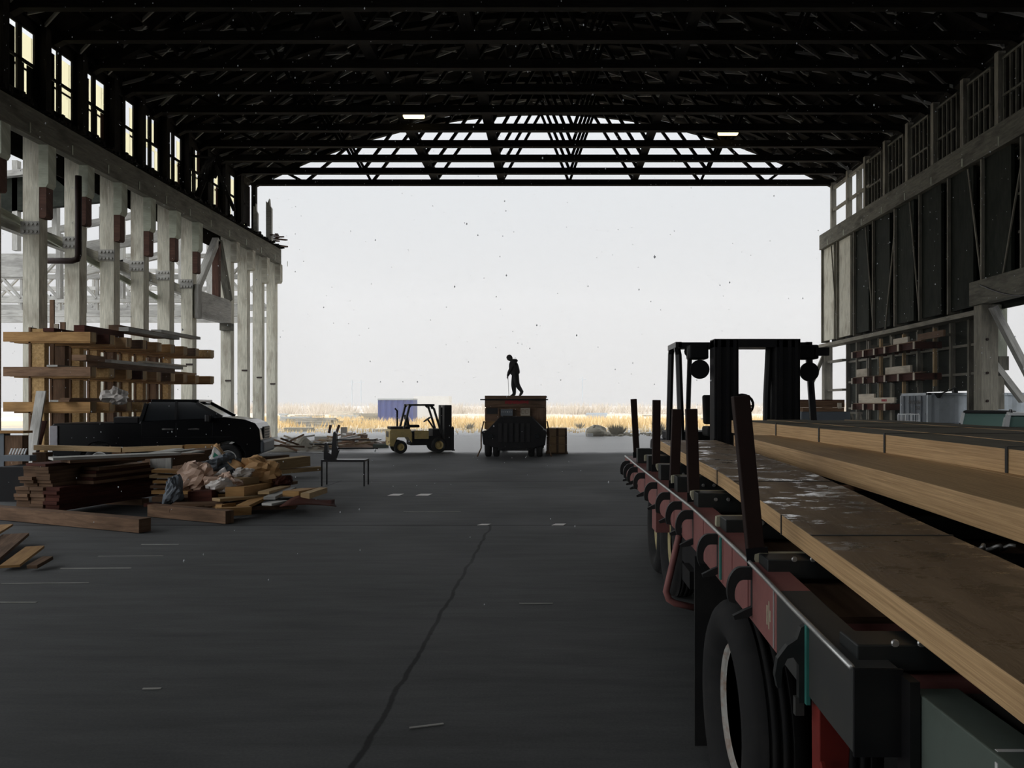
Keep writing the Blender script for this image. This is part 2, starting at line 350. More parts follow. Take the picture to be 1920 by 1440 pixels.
S.cycles.volume_bounces=2
def haze():
    m=bpy.data.materials.new('snowy_haze'); m.use_nodes=True; t=m.node_tree; t.nodes.clear()
    o=t.nodes.new('ShaderNodeOutputMaterial'); v=N(t,'ShaderNodeVolumeScatter',Density=.0019,Anisotropy=.3); v.inputs[0].default_value=(.80,.80,.81,1); t.links.new(v.outputs[0],o.inputs['Volume']); return m
# ================================================================ the setting
def slab(name,x0,x1,y0,y1,z0,z1,mat,kind='structure'):
    return MB().bb(x0,x1,y0,y1,z0,z1).build(name,mat,kind=kind)
fl=MB().bb(-17.6,16.6,-14,44.6,-.2,0).build('floor',M['floor'],kind='structure')
fl.location=(0,0,0); 
for v in fl.data.vertices: v.co+=Vector((-.5,15.3,-.2))
g=MB().add([(-260,-60,-.03),(260,-60,-.03),(260,620,-.03),(-260,620,-.03)],[(0,1,2,3)]).build('ground',M['ground'],kind='structure')
for v in g.data.vertices: v.co+=Vector((0,280,0))
g.location=(0,0,-.03)

LOWL=-12.0
MB().bb(-17.6,16.6,-14.2,-14,0,14.8).build('wall_back',M['deck'],kind='structure')
# ---- vaulted roof
RX,RR,RZ=-.5,35.1,18.95
def za(x): return RZ-(RR-math.sqrt(RR*RR-(x-RX)**2))
XL,XR=-17.7,16.7
nx=36
prof=[(XL+(XR-XL)*i/nx,za(XL+(XR-XL)*i/nx)+.12) for i in range(nx+1)]
poly=prof+[(x,z+.15) for x,z in prof[::-1]]
roof=MB()
vs=[(x,-14,z) for x,z in poly]+[(x,44.75,z) for x,z in poly]; n=len(poly)
roof.add(vs,[(i,i+n,(i+1)%n+n,(i+1)%n) for i in range(n)]+[(i,i+1,n-2-i,n-1-i) for i in range(nx)]+[(n+i,n+n-1-i,n+n-2-i,n+i+1) for i in range(nx)])
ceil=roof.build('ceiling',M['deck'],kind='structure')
L0=ceil.location
def sub(mb,name,mat,par):
    for i,v in enumerate(mb.v): mb.v[i]=tuple(Vector(v)-par.location)
    return mb.build(name,mat,par)
npur=30; pxs=[XL+.5+(XR-XL-1)*i/(npur-1) for i in range(npur)]
for x in pxs: sub(MB().beam((x,18,za(x)),(x,44.6,za(x)),.08,.2),'purlin',M['truss'],ceil)
bl=MB()
for i in range(npur-1):
    a,b=pxs[i],pxs[i+1]
    for y in range(24):
        Y=44.1-.9*y+random.uniform(-.1,.1)
        if y%3!=2 or random.random()<.8:
            d=.55*(1 if (y+i)%2 else -1)
            bl.beam((a,Y,za(a)-.05),(b,Y+d,za(b)-.05),.05,.12)
br=sub(bl,'bridging_boards',M['grey'],ceil); br['kind']='stuff'

# ---- arched timber trusses
BN=[-14.26,-10.4,-6.76,-2.93,.99,4.78,8.55,12.35]          # bottom joints
TN=[-15.5,-11.6,-7.95,-4.0,-.65,2.4,6.0,9.7,13.7]          # top joints
CH=14.66
def make_truss(Y,label):
    t=thing('roof_truss',label,'roof truss',(0,Y,0),group='arched roof trusses')
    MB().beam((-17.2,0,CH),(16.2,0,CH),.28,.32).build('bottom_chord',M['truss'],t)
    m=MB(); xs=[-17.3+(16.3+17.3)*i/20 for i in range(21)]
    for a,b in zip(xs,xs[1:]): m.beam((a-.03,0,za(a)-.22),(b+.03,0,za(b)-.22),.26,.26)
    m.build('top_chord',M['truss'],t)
    for i,b in enumerate(BN):
        for q in (TN[i],TN[i+1]): MB().beam((b,0,CH),(q,0,za(q)-.25),.14,.17,(0,1,0)).build('web_member',M['truss'],t)
    return t
tr=make_truss(44.35,'arched timber roof truss, first back from the open end')
for k in range(1,10): dup(tr,(0,44.35-2.2*k,0),label='arched timber roof truss, %s back from the open end'%ORD[k])
for x,w,l in ((-6.76,.42,'left of the two heavy ones'),(-2.93,.42,'heavy one nearest the roof crown'),(4.8,.34,'right of the roof crown')):
    MB().bb(x-w/2,x+w/2,24,44.3,CH+.16,CH+.5).build('tie_beam',M['truss'],label='dark longitudinal tie beam lying on the truss chords, '+l,cat='beam',group='longitudinal tie beams')
for px,py,l in ((776,217,'left of the two'),(1365,249,'right of the two')):
    p=P(px,py,34.4 if px<1000 else 36.6); t=thing('ceiling_lamp','glowing yellow tube lamp hung under the dark roof, '+l,'lamp',p,group='lamps under the roof')
    MB().bb(-.5,.5,-.15,.15,.07,.2).build('lamp_housing',M['blackm'],t)
    MB().bb(-.47,.47,-.14,.14,-.1,.07).build('lamp_tube',M['lamp'],t,bevel=.05)
    for dx in (-.4,.4): MB().cyl((dx,0,.2),(dx,0,za(p.x)+.15-p.z),.012,6).build('suspension_rod',M['blackm'],t)

# ================================================================ left side: open timber frame
LY=[44.3-2.03*k for k in range(12)]
def ordl(k): return ORD[k]
for k,Y in enumerate(LY):
    if k==4: continue
    lab='weathered grey-green timber column on the left side, %s from the open end'%ordl(k if k<4 else k-1)
    t=thing('timber_column',lab,'column',(-16.15,Y,0),group='timber columns of the left side')
    MB().bb(-.25,.25,-.2,.2,0,10.7).build('shaft',M['col'],t)
    zt=8.74+random.uniform(-.25,.2); pw=.3
    r=[(.25,9.925),(.25,zt),(.25+pw-.07,zt),(.25+pw,zt+.12),(.25+pw,9.925)]
    MB().prism(r,'y',-.22,.16).build('corbel_board',M['pale'] if k>4 else M['col'],t)
    if k>3:
        z2=zt-.95; r=[(.25,zt),(.25,z2),(.25+pw-.13,z2),(.25+pw-.08,z2+.06),(.25+pw-.08,zt)]
        MB().prism(r,'y',-.19,.13).build('packing_board',M['rust'],t)
    zb=3.0+.9*((k*7)%3)/3
    MB().bb(-.02,.27,-.235,-.19,zb,zb+.08).build('iron_bracket',M['stake'],t)
    if k>3:
        m=MB(); zg=7.35-.03*(10-k)
        for i in range(4): m.cyl((-.2+i*.13,-.2,zg+.12),(-.2+i*.13,-.27,zg+.12),.045,8).cyl((-.2+i*.13,-.2,zg-.12),(-.2+i*.13,-.27,zg-.12),.045,8)
        m.bb(-.3,.28,-.23,-.19,zg-.2,zg+.2); m.build('bolted_plate',M['grey'],t)
hb=MB().bb(-15.895,-15.6,13.5,44.25,9.93,10.78).build('header_beam',M['beam'],label='long weathered timber header beam resting on the left row of columns',cat='beam')
for k,Y in enumerate(LY): sub(MB().bb(-15.6,-15.585,Y+.95,Y+1.0,10.0,10.3),'splice_strap',M['pale'],hb)
led=MB()
y=20.
while y<44.2:
    led.bb(-17.3,-15.55+random.uniform(.0,.22),y,y+random.uniform(.05,.12),10.80,10.86+random.uniform(0,.05)); y+=random.uniform(.10,.22)
led.build('ledge_slats',M['truss'],kind='structure')
# upper wall with window holes
wl=MB(); XW=-17.35
wl.bb(XW-.02,XW+.03,13.5,43.2,9.9,12.05); wl.bb(XW-.02,XW+.03,13.5,43.2,14.32,14.75)
YS=LY[::-1]
prev=13.5
for Y in YS:
    if Y>42.5: continue
    a,b=Y+.22,Y+1.74
    wl.bb(XW-.02,XW+.03,prev,a,12.05,14.32); prev=b
wl.bb(XW-.02,XW+.03,prev,43.2,12.05,14.32)
for Y in YS: wl.bb(XW+.06,XW+.3,Y-.14,Y+.14,10.86,14.6)
for Y in YS: wl.bb(XW+.06,XW+.2,Y+.9,Y+1.03,10.86,12.05)
wl.bb(XW-.02,XW+.03,-14,13.5,9.9,14.75); wl.bb(-16.5,-16.38,-14,LOWL,0,10)
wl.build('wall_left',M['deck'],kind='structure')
for k,Y in enumerate(YS):
    if Y>42.5: continue
    a,b=Y+.22,Y+1.74; y0=(a+b)/2
    w=thing('window_%d'%(k+1),None,None,(XW,y0,12.05)); w['kind']='structure'
    fr=MB(); fr.bb(-.03,.04,-.11,.11,0,2.27).bb(-.03,.04,-.76,-.72,0,2.27).bb(-.03,.04,.72,.76,0,2.27).bb(-.03,.04,-.76,.76,1.07,1.17).bb(-.03,.04,-.76,.76,0,.05).bb(-.03,.04,-.76,.76,2.2,2.27)
    fr.build('window_frame',M['truss'],w)
    for (ya,yb) in ((-.72,-.11),(.11,.72)):
        for (zc,zd) in ((.05,1.06),(1.18,2.2)):
            q=random.random(); wd=yb-ya
            if q<.15: continue
            MB().bb(-.42,-.40,ya-.1,yb+.5,zc-.1,zd+.1).build('fibreglass_sheet',M['fibre'],w)
            f=random.choice((.0,.0,.3,.45))
            if f: MB().bb(-.05,-.02,yb-wd*f,yb,zc,zd).build('shutter_board',random.choice((M['rust'],M['rust'],M['deck'],M['truss'])),w)
            if random.random()<.35: MB().bb(-.05,-.02,ya,ya+wd*random.choice((.1,.2,.3)),zc,zd).build('shutter_board',M['deck'],w)
# torn boards hanging in front of the windows
t=thing('hanging_boards','torn splintered boards hanging before the far left upper windows','broken boards',P(398,308,36.5))
MB().beam((0,0,.3),(-1.15,0,.42),.1,.1).build('hanger',M['truss'],t)
MB().beam((0,0,.3),(-.75,.1,-1.5),.3,.05,(0,1,0)).build('torn_board',M['truss'],t)
MB().beam((0,0,.3),(1.05,0,-2.2),.16,.06,(0,1,0)).build('torn_board',M['truss'],t)
MB().grid(lambda u,v:(-.45+.9*u-.25*v,.12*sin(6*u+4*v),.3-1.05*v+.1*sin(9*u)),8,6).build('felt_flap',M['truss'],t,solid=.02)
# broken posts standing on the end of the header
for px,y0,y1,Y,l,s in ((480,387,455,43.2,'thinner and shorter of the two',.22),(505,378,470,44.2,'taller one nearest the end',.32)):
    z0,z1=10.86,PZ(y0,Y); x=PX(px,Y)
    MB().prism([(x-s/2,z0),(x+s/2,z0),(x+s/2,z1-.4),(x+s*.2,z1-.25),(x+s*.1,z1+.15),(x-s*.2,z1-.1),(x-s/2,z1)],'y',Y-.1,Y+.1).build('broken_post',M['grey'],label='splintered post standing up from the left header end, '+l,cat='post',group='splintered posts on the left header')
m=MB()
for i in range(9): m.beam((-15.9+random.uniform(-.25,.25),43.6+random.uniform(-.3,.3),10.9+.08*i),(-15.6+random.uniform(-.4,.3),44.2+random.uniform(-.2,.3),10.98+.09*i),.18,.07)
m.build('scrap_heap',M['rust'],label='small dark heap of broken scraps on the outer end of the left header',cat='scrap heap',kind='stuff')
# window-like truss between the columns
t=thing('transom_truss','short timber transom with two struts meeting in a peak, between left columns','transom truss',(-16.0,36.2,5.85),group=None)
MB().bb(-.3,.125,-1.80,1.80,0,1.15).build('transom_beam',M['grey'],t)
MB().bb(.13,.32,-2.15,-1.8,-.15,1.35).build('end_block',M['grey'],t); MB().bb(-.3,.25,1.45,1.8,-.35,.0).build('corbel_block',M['beam'],t)
MB().beam((0,-1.7,1.15),(0,.42,3.86),.28,.3,(1,0,0)).build('strut',M['grey'],t); MB().beam((0,1.8,1.15),(0,.60,3.86),.28,.3,(1,0,0)).build('strut',M['beam'],t)
MB().bb(-.15,.15,.3,.55,1.15,3.8).build('post',M['rust'],t)
MB().beam((-16.75,20.5,7.55),(-16.75,37,6.95),.25,.38).build('girt_beam',M['grey'],label='long sloping girt beam running along behind the left columns',cat='beam')
MB().beam((-16.52,20.5,8.05),(-16.52,33,6.2),.08,.2).build('brace_board',M['pale'],label='thin pale sloping board along the girt behind the left columns',cat='board')
MB().tube([P(90,489,25.55),P(135,489,25.55),P(145,486,25.55),P(147,478,25.55),P(147,330,25.55)],.10,12).build('drain_pipe',M['stake'],label='dark rusty elbow drain pipe on the second left column from the left edge',cat='pipe',smooth=True)
# ---- wrecked lean-to beyond the left columns
def lattice(Y,x0,x1,l,n,zs=1.0,dz=0):
    t=thing('lattice_truss','grey lattice truss of the wrecked lean-to, '+l,'truss',(0,Y,0),group='lattice trusses beyond the left columns')
    for z,h in ((7.3,.38),(8.15,.42),(9.5,.26),(10.75,.24)): MB().beam((x0,0,z+dz),(x1,0,z+dz),.25,h).build('chord',M['grey'],t)
    for i in range(n):
        a=x0+(x1-x0)*i/n; b=x0+(x1-x0)*(i+1)/n
        MB().beam((a,.05,8.2+dz),(b,.05,10.7+dz),.13,.16,(0,1,0)).build('diagonal',M['grey'],t)
        MB().beam((b,-.1,8.2+dz),(a,-.1,10.7+dz),.13,.16,(0,1,0)).build('diagonal',M['grey'],t)
        MB().beam((a,0,7.3+dz),(a,0,10.8+dz),.14,.16,(0,1,0)).build('vertical',M['grey'],t)
    return t
lattice(46,-34,-18.2,'nearer of the two',7); lattice(54,-42,-20,'farther of the two',9,dz=.5)
lt=thing('lean_to_frame','grey wreck of a lean-to roof frame standing beyond the left columns','lean-to frame',(-24,41,0))
def lpart(mb,name,mat):
    L=lt.location; mb.v=[tuple(Vector(v)-L) for v in mb.v]; return mb.build(name,mat,lt)
for px,Y,y0,y1,w in ((31,40,320,470,.28),(105,41,330,465,.26),(156,43,430,640,.25),(112,43,455,560,.25),(192,44,405,470,.22),(395,44.8,470,600,.35),(340,45.2,400,560,.22),(230,45,430,560,.2)):
    x=PX(px,Y); lpart(MB().bb(x-w/2,x+w/2,Y-.15,Y+.15,max(PZ(y1,Y),7.0),PZ(y0,Y)+.5),'post',M['grey'])
for p_,q_,Y,h,name,mat in (((-25,372),(240,343),40,62,'gable_boarding',M['siding']),((-10,330),(140,312),39.6,11,'cap_board',M['grey']),((12,268),(62,262),39.5,28,'curved_beam',M['grey']),((60,440),(315,392),42,11,'rafter',M['grey']),((150,466),(390,428),43,20,'roof_plank',M['grey']),((150,512),(330,472),45,12,'rafter',M['grey']),((0,500),(70,500),38,40,'old_boarding',M['grey']),((108,318),(140,345),40,30,'cap_board',M['siding'])):
    lpart(MB().beam(P(*p_,Y),P(*q_,Y),.3,h*Y/FPX),name,mat)
# ================================================================ right side: sided wall
RY=[44.2-2.35*j for j in range(10)]
rb=MB().bb(15.4,16.0,12,44.25,10.74,11.58).build('header_beam',M['beam'],label='long mottled timber header beam high along the right wall',cat='beam')
for Y in RY: sub(MB().bb(15.385,15.4,Y-1.3,Y-1.24,10.8,11.1),'splice_strap',M['pale'],rb)
wr=MB()
wr.bb(16.1,16.2,-14,44.2,5.3,10.8)                          # upper siding
wr.bb(16.3,16.4,-14,39.4,11.5,14.5)                          # boarded clerestory
wr.bb(16.1,16.2,33.2,41.6,0,5.3); wr.bb(16.1,16.2,27.9,33.2,2.4,5.3); wr.bb(16.1,16.2,27.9,29.8,0,2.4)
wr.bb(16.1,16.2,-14,12,0,5.3)
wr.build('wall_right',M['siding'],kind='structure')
for j,Y in enumerate(RY[2:]):
    w=thing('window_%d'%(j+21),None,None,(16.28,Y-1.0,11.9)); w['kind']='structure'
    fr=MB()
    for yy in (-.75,-.35,.0,.35,.75): fr.bb(-.12,0,yy-.035,yy+.035,0,2.4)
    for zz in (0,1.0,2.35): fr.bb(-.14,0,-.8,.8,zz,zz+.08)
    fr.build('window_frame',M['beam'],w)
    MB().bb(-.03,.0,-.72,.72,.05,2.35).build('boarding',M['deck'],w)
tm=MB()
for j,Y in enumerate(RY): tm.bb(16.05,16.32,Y-.12,Y+.12,11.58,14.6)
tm.bb(16.1,16.28,39,44.3,12.95,13.07); tm.bb(16.1,16.28,39,44.3,14.2,14.35); tm.bb(16.1,16.25,40.2,40.26,11.6,14.2); tm.bb(16.1,16.25,40.6,40.66,11.6,14.2)
tm.build('trim_1',M['stud'],kind='structure')
for j,Y in enumerate(RY[:9]):
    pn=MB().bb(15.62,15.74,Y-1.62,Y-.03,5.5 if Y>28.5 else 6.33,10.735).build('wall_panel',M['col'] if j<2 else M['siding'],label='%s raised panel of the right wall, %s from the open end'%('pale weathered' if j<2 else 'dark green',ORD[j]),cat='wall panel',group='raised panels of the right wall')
    sub(MB().bb(15.5,15.98,Y-.03,Y+.05,5.4 if Y>28.5 else 6.33,10.735),'edge_stud',M['stud'],pn)
    for zz in (6.4,7.7,9.0,10.2): sub(MB().bb(15.85,16.08,Y-2.32,Y-1.62,zz,zz+.09),'girt',M['stud'],pn)
    if j not in (1,5):
        p,q=((15.6,Y-1.3,10.7),(15.6,Y-2.2,5.6 if j<6 else 6.4)) if j%2==0 else ((15.6,Y-2.2,9.8),(15.6,Y-1.2,5.4 if j<6 else 6.4))
        sub(MB().beam(p,q,.05,.05),'diagonal_rod',M['stud'],pn)
MB().bb(15.35,16.05,27.95,44.25,5.12,5.3).build('ledge_beam',M['stud'],label='pale ledge board running along below the right wall panels',cat='beam')
tm=MB()
for i in range(10):
    Y=41.5-1.35*i
    if not(29.6<Y<33.2): tm.bb(15.9,16.1,Y-.06,Y+.06,0,5.12)
    else: tm.bb(15.9,16.1,Y-.06,Y+.06,2.4,5.12)
for zz in (3.0,4.1): tm.bb(15.98,16.1,28,41.5,zz,zz+.1)
tm.bb(15.98,16.1,33.2,41.5,1.6,1.7)
tm.bb(15.6,15.9,41.3,43.7,2.6,2.72); tm.bb(15.7,15.8,41.3,43.7,1.2,1.28); tm.bb(15.7,15.78,42.6,42.7,0,1.2); tm.bb(15.6,15.9,41.3,43.7,4.2,4.32)
tm.build('trim_2',M['stud'],kind='structure')
def rcol(Y,x0,x1,z,label,mat='stud',d=.45):
    t=thing('timber_column',label,'column',((x0+x1)/2,Y,0)); h=(x1-x0)/2
    MB().bb(-h,h,-d/2,d/2,0,z).build('shaft',M[mat],t); return t,h
t,h=rcol(43.75,15.45,15.9,5.12,'pale timber post at the outer end of the right wall')
MB().beam((-.1,0,4.9),(-.95,-.05,2.9),.15,.18).build('knee_brace',M['stud'],t)
t,h=rcol(27.7,15.35,15.95,5.45,'thick bolted timber column left of the right side doorway','stud',.5)
MB().bb(h,h+.35,-.2,.2,3.6,5.45).build('corbel_board',M['pale'],t); MB().bb(h,h+.25,-.2,.2,1.7,2.9).build('packing_board',M['stud'],t)
MB().bb(h+.05,h+.4,-.22,.18,3.1,3.6).build('corbel_block',M['beam'],t)
m=MB()
for z in (1.2,2.0,3.0,4.2): m.cyl((-.1,-.25,z),(-.1,-.29,z),.05,8)
m.build('bolt_head',M['stake'],t)
MB().bb(15.2,15.6,12,27.98,5.45,6.3).build('door_header',M['beam'],label='weathered timber beam above the right side doorway with a drooping cable',cat='beam')
cb=[(15.17,27.2-6*u,6.1-.75*sin(pi*u)) for u in [i/12 for i in range(13)]]
MB().tube(cb,.025,6).build('cable',M['black'],label='black cable drooping across the beam over the right doorway',cat='cable',smooth=True)
MB().beam(P(1862,575,27.2),P(1935,715,27.2),.22,.26,(0,1,0)).build('brace_beam',M['grey'],label='upper diagonal brace outside the right doorway',cat='brace')
MB().beam(P(1862,680,27.6),P(1918,752,27.6),.2,.24,(0,1,0)).build('brace_beam',M['grey'],label='lower diagonal brace outside the right doorway',cat='brace')
for i in range(4):
    pass
# ================================================================ flatbed trailer with laminated timber
def wloc(o):
    v=Vector((0,0,0))
    while o is not None: v+=o.location; o=o.parent
    return v
def wpart(mb,name,mat,par,**k):
    """part given in world coordinates, put under its (unrotated) parent"""
    L=wloc(par); mb.v=[tuple(Vector(v)-L) for v in mb.v]; return mb.build(name,mat,par,**k)
def interp(T):
    def f(y):
        if y<=T[0][0]: (a,b),(c,d)=T[0],T[1]
        elif y>=T[-1][0]: (a,b),(c,d)=T[-2],T[-1]
        else:
            for (a,b),(c,d) in zip(T,T[1:]):
                if a<=y<=c: break
        return b+(d-b)*(y-a)/(c-a)
    return f
def strip(x0,x1,Ys,zb,T):
    """long board following the curve zb(Y); x0, x1 may be functions of Y"""
    f0=x0 if callable(x0) else (lambda y:x0); f1=x1 if callable(x1) else (lambda y:x1)
    m=MB(); vs=[]; off=random.random()*40
    for y in Ys: vs+=[(f0(y),y,zb(y)),(f1(y),y,zb(y)),(f1(y),y,zb(y)+T),(f0(y),y,zb(y)+T)]
    fs=[];uv=[]
    for i in range(len(Ys)-1):
        for k in range(4):
            w=[0,1,2,3,4]; l=(k+1)%4
            fs.append((4*i+k,4*i+l,4*i+4+l,4*i+4+k))
            s=f1(0)-f0(0); vv=[0,s,s+T,2*s+T,2*s+2*T]
            uv.append([(Ys[i]+off,vv[k]),(Ys[i]+off,vv[k+1]),(Ys[i+1]+off,vv[k+1]),(Ys[i+1]+off,vv[k])])
    q=4*(len(Ys)-1)
    s=f1(0)-f0(0)
    fs+=[(0,3,2,1),(q,q+1,q+2,q+3)]; uv+=[[(off,0),(off,T),(off+s,T),(off+s,0)],[(off,0),(off+s,0),(off+s,T),(off,T)]]
    return m.add(vs,fs,uv)
def yy(a,b,n=14): return [a+(b-a)*i/n for i in range(n+1)]
zr=interp([(1.9,1.21),(2.14,1.22),(2.52,1.24),(2.93,1.27),(4.22,1.32),(7.49,1.335),(8.4,1.345)])
zs=interp([(1.0,1.20),(1.58,1.24),(2.83,1.32),(4.45,1.424),(6.88,1.483),(8.5,1.50)])
zm=interp([(1.2,1.36),(2.73,1.40),(3.8,1.43),(6.35,1.477),(8.5,1.50)])
zu=interp([(1.5,1.50),(3.71,1.535),(5.0,1.558),(7.67,1.58),(8.8,1.585)])

tl=thing('flatbed_trailer','dusty red flatbed trailer with claw hooks and brown stakes along its side rail','trailer',(2.0,4.5,0))
ra=strip(.78,.90,yy(2.67,8.2),lambda y:zr(y)-.22,.22); wpart(ra,'side_rail',M['rail'],tl,bevel=.004)
rg=strip(.78,.90,yy(1.99,2.668,4),lambda y:zr(y)-.22,.22); wpart(rg,'rail_end_section',M['railgrey'],tl,bevel=.004,label='dark grey end section of the side rail')
wpart(MB().tube([(.781,y,zr(y)-.001) for y in yy(2.0,8.2,24)],.009,6),'worn_edge',M['steel'],tl,label='silvery worn top edge of the rail',smooth=True)
wpart(strip(3.5,3.62,yy(2,8.2),lambda y:zr(y)-.22,.22),'side_rail',M['rail'],tl)
mk=MB(); mk.bb(.779,.781,2.775,2.79,1.10,1.17).bb(.779,.781,2.755,2.765,1.09,1.19).bb(.779,.781,2.74,2.75,1.12,1.16); wpart(mk,'paint_marks',M['cream'],tl,label='pale scuffed paint mark')
for y in (2.69,3.05,3.32,3.5,3.95,4.9): wpart(MB().bb(.777,.782,y,y+.012,zr(y)-.21,zr(y)-.008),'weld_seam',M['rail'] if y>2.7 else M['steel'],tl)
# decking and frame
wpart(strip(.9,3.5,yy(2.55,8.2,8),lambda y:zr(y)-.11,.06),'deck',M['old'],tl)
for y in (2.02,2.45): wpart(MB().bb(.9,3.5,y,y+.1,1.08,1.17),'cross_member',M['rail'],tl)
wpart(MB().bb(.93,1.05,.75,1.985,.92,1.165),'inner_frame_beam',M['green'],tl,bevel=.004,label='dull green inner beam running towards the viewer')
wpart(MB().bb(1.055,2.6,.75,1.985,1.11,1.15),'front_plate',M['railgrey'],tl)
wm=MB(); wm.bb(.928,.9305,1.42,1.455,.98,1.14).bb(.94,1.0,1.62,1.63,1.1655,1.167).bb(.928,.9305,1.60,1.61,1.12,1.15); wpart(wm,'chalk_marks',M['whitem'],tl)
wpart(MB().bb(.9,.925,1.93,2.0,.92,1.2),'weld_plate',M['black'],tl)
wpart(MB().bb(.779,.905,1.978,1.989,zr(2)-.225,zr(2)+.001),'end_plate',M['black'],tl,label='black end plate of the rail')
for x in (1.6,2.7): wpart(MB().bb(x,x+.14,2.0,8.85,.78,1.1),'chassis_beam',M['blackm'],tl)
# rope hooks: plates cut to a claw, standing out from the rail
def claw(w,h):
    o=[]; 
    for i in range(13): a=radians(90+i*11); o.append((-w*.42+w*.58*cos(a)*.98, h*.5+h*.48*sin(a)))
    inn=[]
    for i in range(11): a=radians(90+i*13); inn.append((-w*.36+w*.34*cos(a), h*.42+h*.30*sin(a)))
    tip=(-w*.93,h*.28)
    low=[(0,h*.98)]+o+[tip]+inn[::-1]+[(-w*.02,h*.72),(-w*.02,h*.16),(-w*.3,h*.10),(-w*.75,-h*.02),(-w*.7,-h*.10),(-w*.2,-h*.06),(0,0)]
    return low
for i,y in enumerate((3.0,3.62,4.25,4.62,5.08,5.7,6.45,7.0,7.35,7.7)):
    w,h=.10,.19; m=MB(); m.prism([(.781+a,zr(y)-.195+b) for a,b in claw(w,h)],'y',y-.012,y+.012)
    wpart(m,'rope_hook',M['bunk'],tl)
    if i==0: pass
y=3.52; wpart(MB().bb(.772,.781,y,y+.03,zr(y)-.2,zr(y)-.01),'teal_strip',M['teal'],tl)
y=2.36
m=MB(); pl=[(.781,1.225),(.781,.985),(.755,.985),(.755,1.10),(.74,1.125),(.72,1.12),(.705,1.09),(.7,1.03),(.69,1.03),(.682,1.07),(.69,1.12),(.72,1.16),(.75,1.18),(.762,1.215)]
m.prism(pl,'y',y-.012,y+.012); wpart(m,'rope_hook',M['bunk'],tl,label='largest rope hook with a teal edge')
wpart(MB().bb(.772,.784,y-.03,y-.012,.985,1.225),'teal_strip',M['teal'],tl)
wpart(MB().bb(.745,.772,y-.010,y+.012,.945,1.0),'pale_tab',M['railgrey'],tl)
# bunks, cream ends, stakes
for i,y in enumerate((2.05,2.9,3.6,4.29,5.0,5.76,6.5,7.3)):
    b=wpart(MB().bb(.815,3.4,y,y+.13,zr(y)-.03,zs(y)-.014),'bunk_beam',M['bunk'],tl,bevel=.004)
    m=MB()
    for dx in (.1,.17,.24): m.lathe([(0,-.006),(.009,-.006),(.011,0)],(.815+dx,y-.001,zr(y)+.045),'y',10)
    wpart(m,'bolt_head',M['steel'],b)
    if i in (1,2,3,4,5,6): wpart(MB().prism([(.80+.012*(i%2),zs(y)-.07),(.80,zs(y)-.04),(.802,zs(y)-.02),(.82,zs(y)-.015),(1.5,zs(y)-.015),(1.5,zs(y)-.05),(.9,zs(y)-.05)],'y',y+.135,y+.17),'cream_lath',M['cream'],tl)
for (px,b0,b1,y,w,pt) in ((1418,1.262,1.932,3.07,.066,1388),(1301,1.33,1.87,4.49,.066,1296),(1264,1.33,1.864,5.2,.064,1269),(1230,1.36,1.93,6.13,.062,1231),(1194,1.37,1.947,7.56,.058,1188)):
    x0,x1=PX(px,y),PX(pt,y); s=wpart(MB().beam((x0,y,b0),(x1,y,b1),w,.05,(0,1,0)),'stake_post',M['stake'],tl,bevel=.004)
    wpart(MB().beam((x0,y-.028,b0),(x0+(x1-x0)*.1,y-.028,b0+.1*(b1-b0)),w+.02,.008,(0,1,0)),'pocket_plate',M['blackm'],s)
# wheels
def wheel(par,c,R,w,rim,tire='rubber',name='wheel',side=-1):
    """wheel turned about x, outer face towards side; thing > wheel > rim"""
    x,y,z=c; s=side
    prof=[(R*.58,-w/2+.075),(R*.61,-w/2+.055),(R*.66,-w/2+.02),(R*.74,-w/2-.002),(R*.85,-w/2-.006),(R*.93,-w/2+.012),(R*.98,-w/2+.04),(R,-w/2+.075),(R,-w*.2),(R*.972,-w*.19),(R*.972,-w*.15),(R,-w*.14),(R,-w*.03),(R*.972,-w*.02),(R*.972,w*.02),(R,w*.03),(R,w*.14),(R*.972,w*.15),(R*.972,w*.19),(R,w*.2),(R,w/2-.075),(R*.98,w/2-.04),(R*.93,w/2-.012),(R*.85,w/2+.006),(R*.74,w/2+.002),(R*.66,w/2-.02),(R*.61,w/2-.055),(R*.58,w/2-.075)]
    t=wpart(MB().lathe(prof,c,'x',40,closed=True),name,M[tire],par,smooth=True)
    rp=[(R*.56,s*w*.17),(R*.575,s*w*.2),(R*.595,s*w*.27),(R*.58,s*w*.1),(R*.55,-s*w*.3)]
    wpart(MB().lathe(rp,c,'x',40),'rim',M[rim],t,smooth=True)
    wpart(MB().lathe([(0,s*w*.16),(R*.16,s*w*.14),(R*.2,-s*w*.05),(R*.34,-s*w*.14),(R*.46,-s*w*.12),(R*.53,s*w*.0),(R*.56,s*w*.17)],c,'x',32),'hub',M['blackm'],t,smooth=True)
    m=MB()
    for k in range(8): a=k*pi/4; m.cyl((x-s*w*.12,y+R*.4*cos(a),z+R*.4*sin(a)),(x-s*w*.05,y+R*.4*cos(a),z+R*.4*sin(a)),.018,6)
    wpart(m,'wheel_nut',M['steel'],t)
    return t
M['rimw']=paint('rusty_white_rim',(.36,.35,.32),.6,0,.3,.95,(.22,.10,.045),9)
M['rimy']=paint('faded_yellow_rim',(.42,.36,.18),.6,0,.3,.6,(.2,.12,.05),9)
wheel(tl,(.90,3.5,.5),.5,.25,'rimw'); wheel(tl,(1.2,3.5,.5),.5,.25,'rimw')
for y in (7.62,8.66): wheel(tl,(1.26,y,.5),.5,.25,'rimy')
wpart(MB().cyl((1.0,3.5,.5),(3.3,3.5,.5),.06),'axle',M['blackm'],tl)
for yc in (3.5,): wheel(tl,(3.4,yc,.5),.5,.25,'rimw',side=1)
wpart(MB().bb(.785,1.4,4.22,4.245,.02,1.06),'mud_flap',M['rubber'],tl)
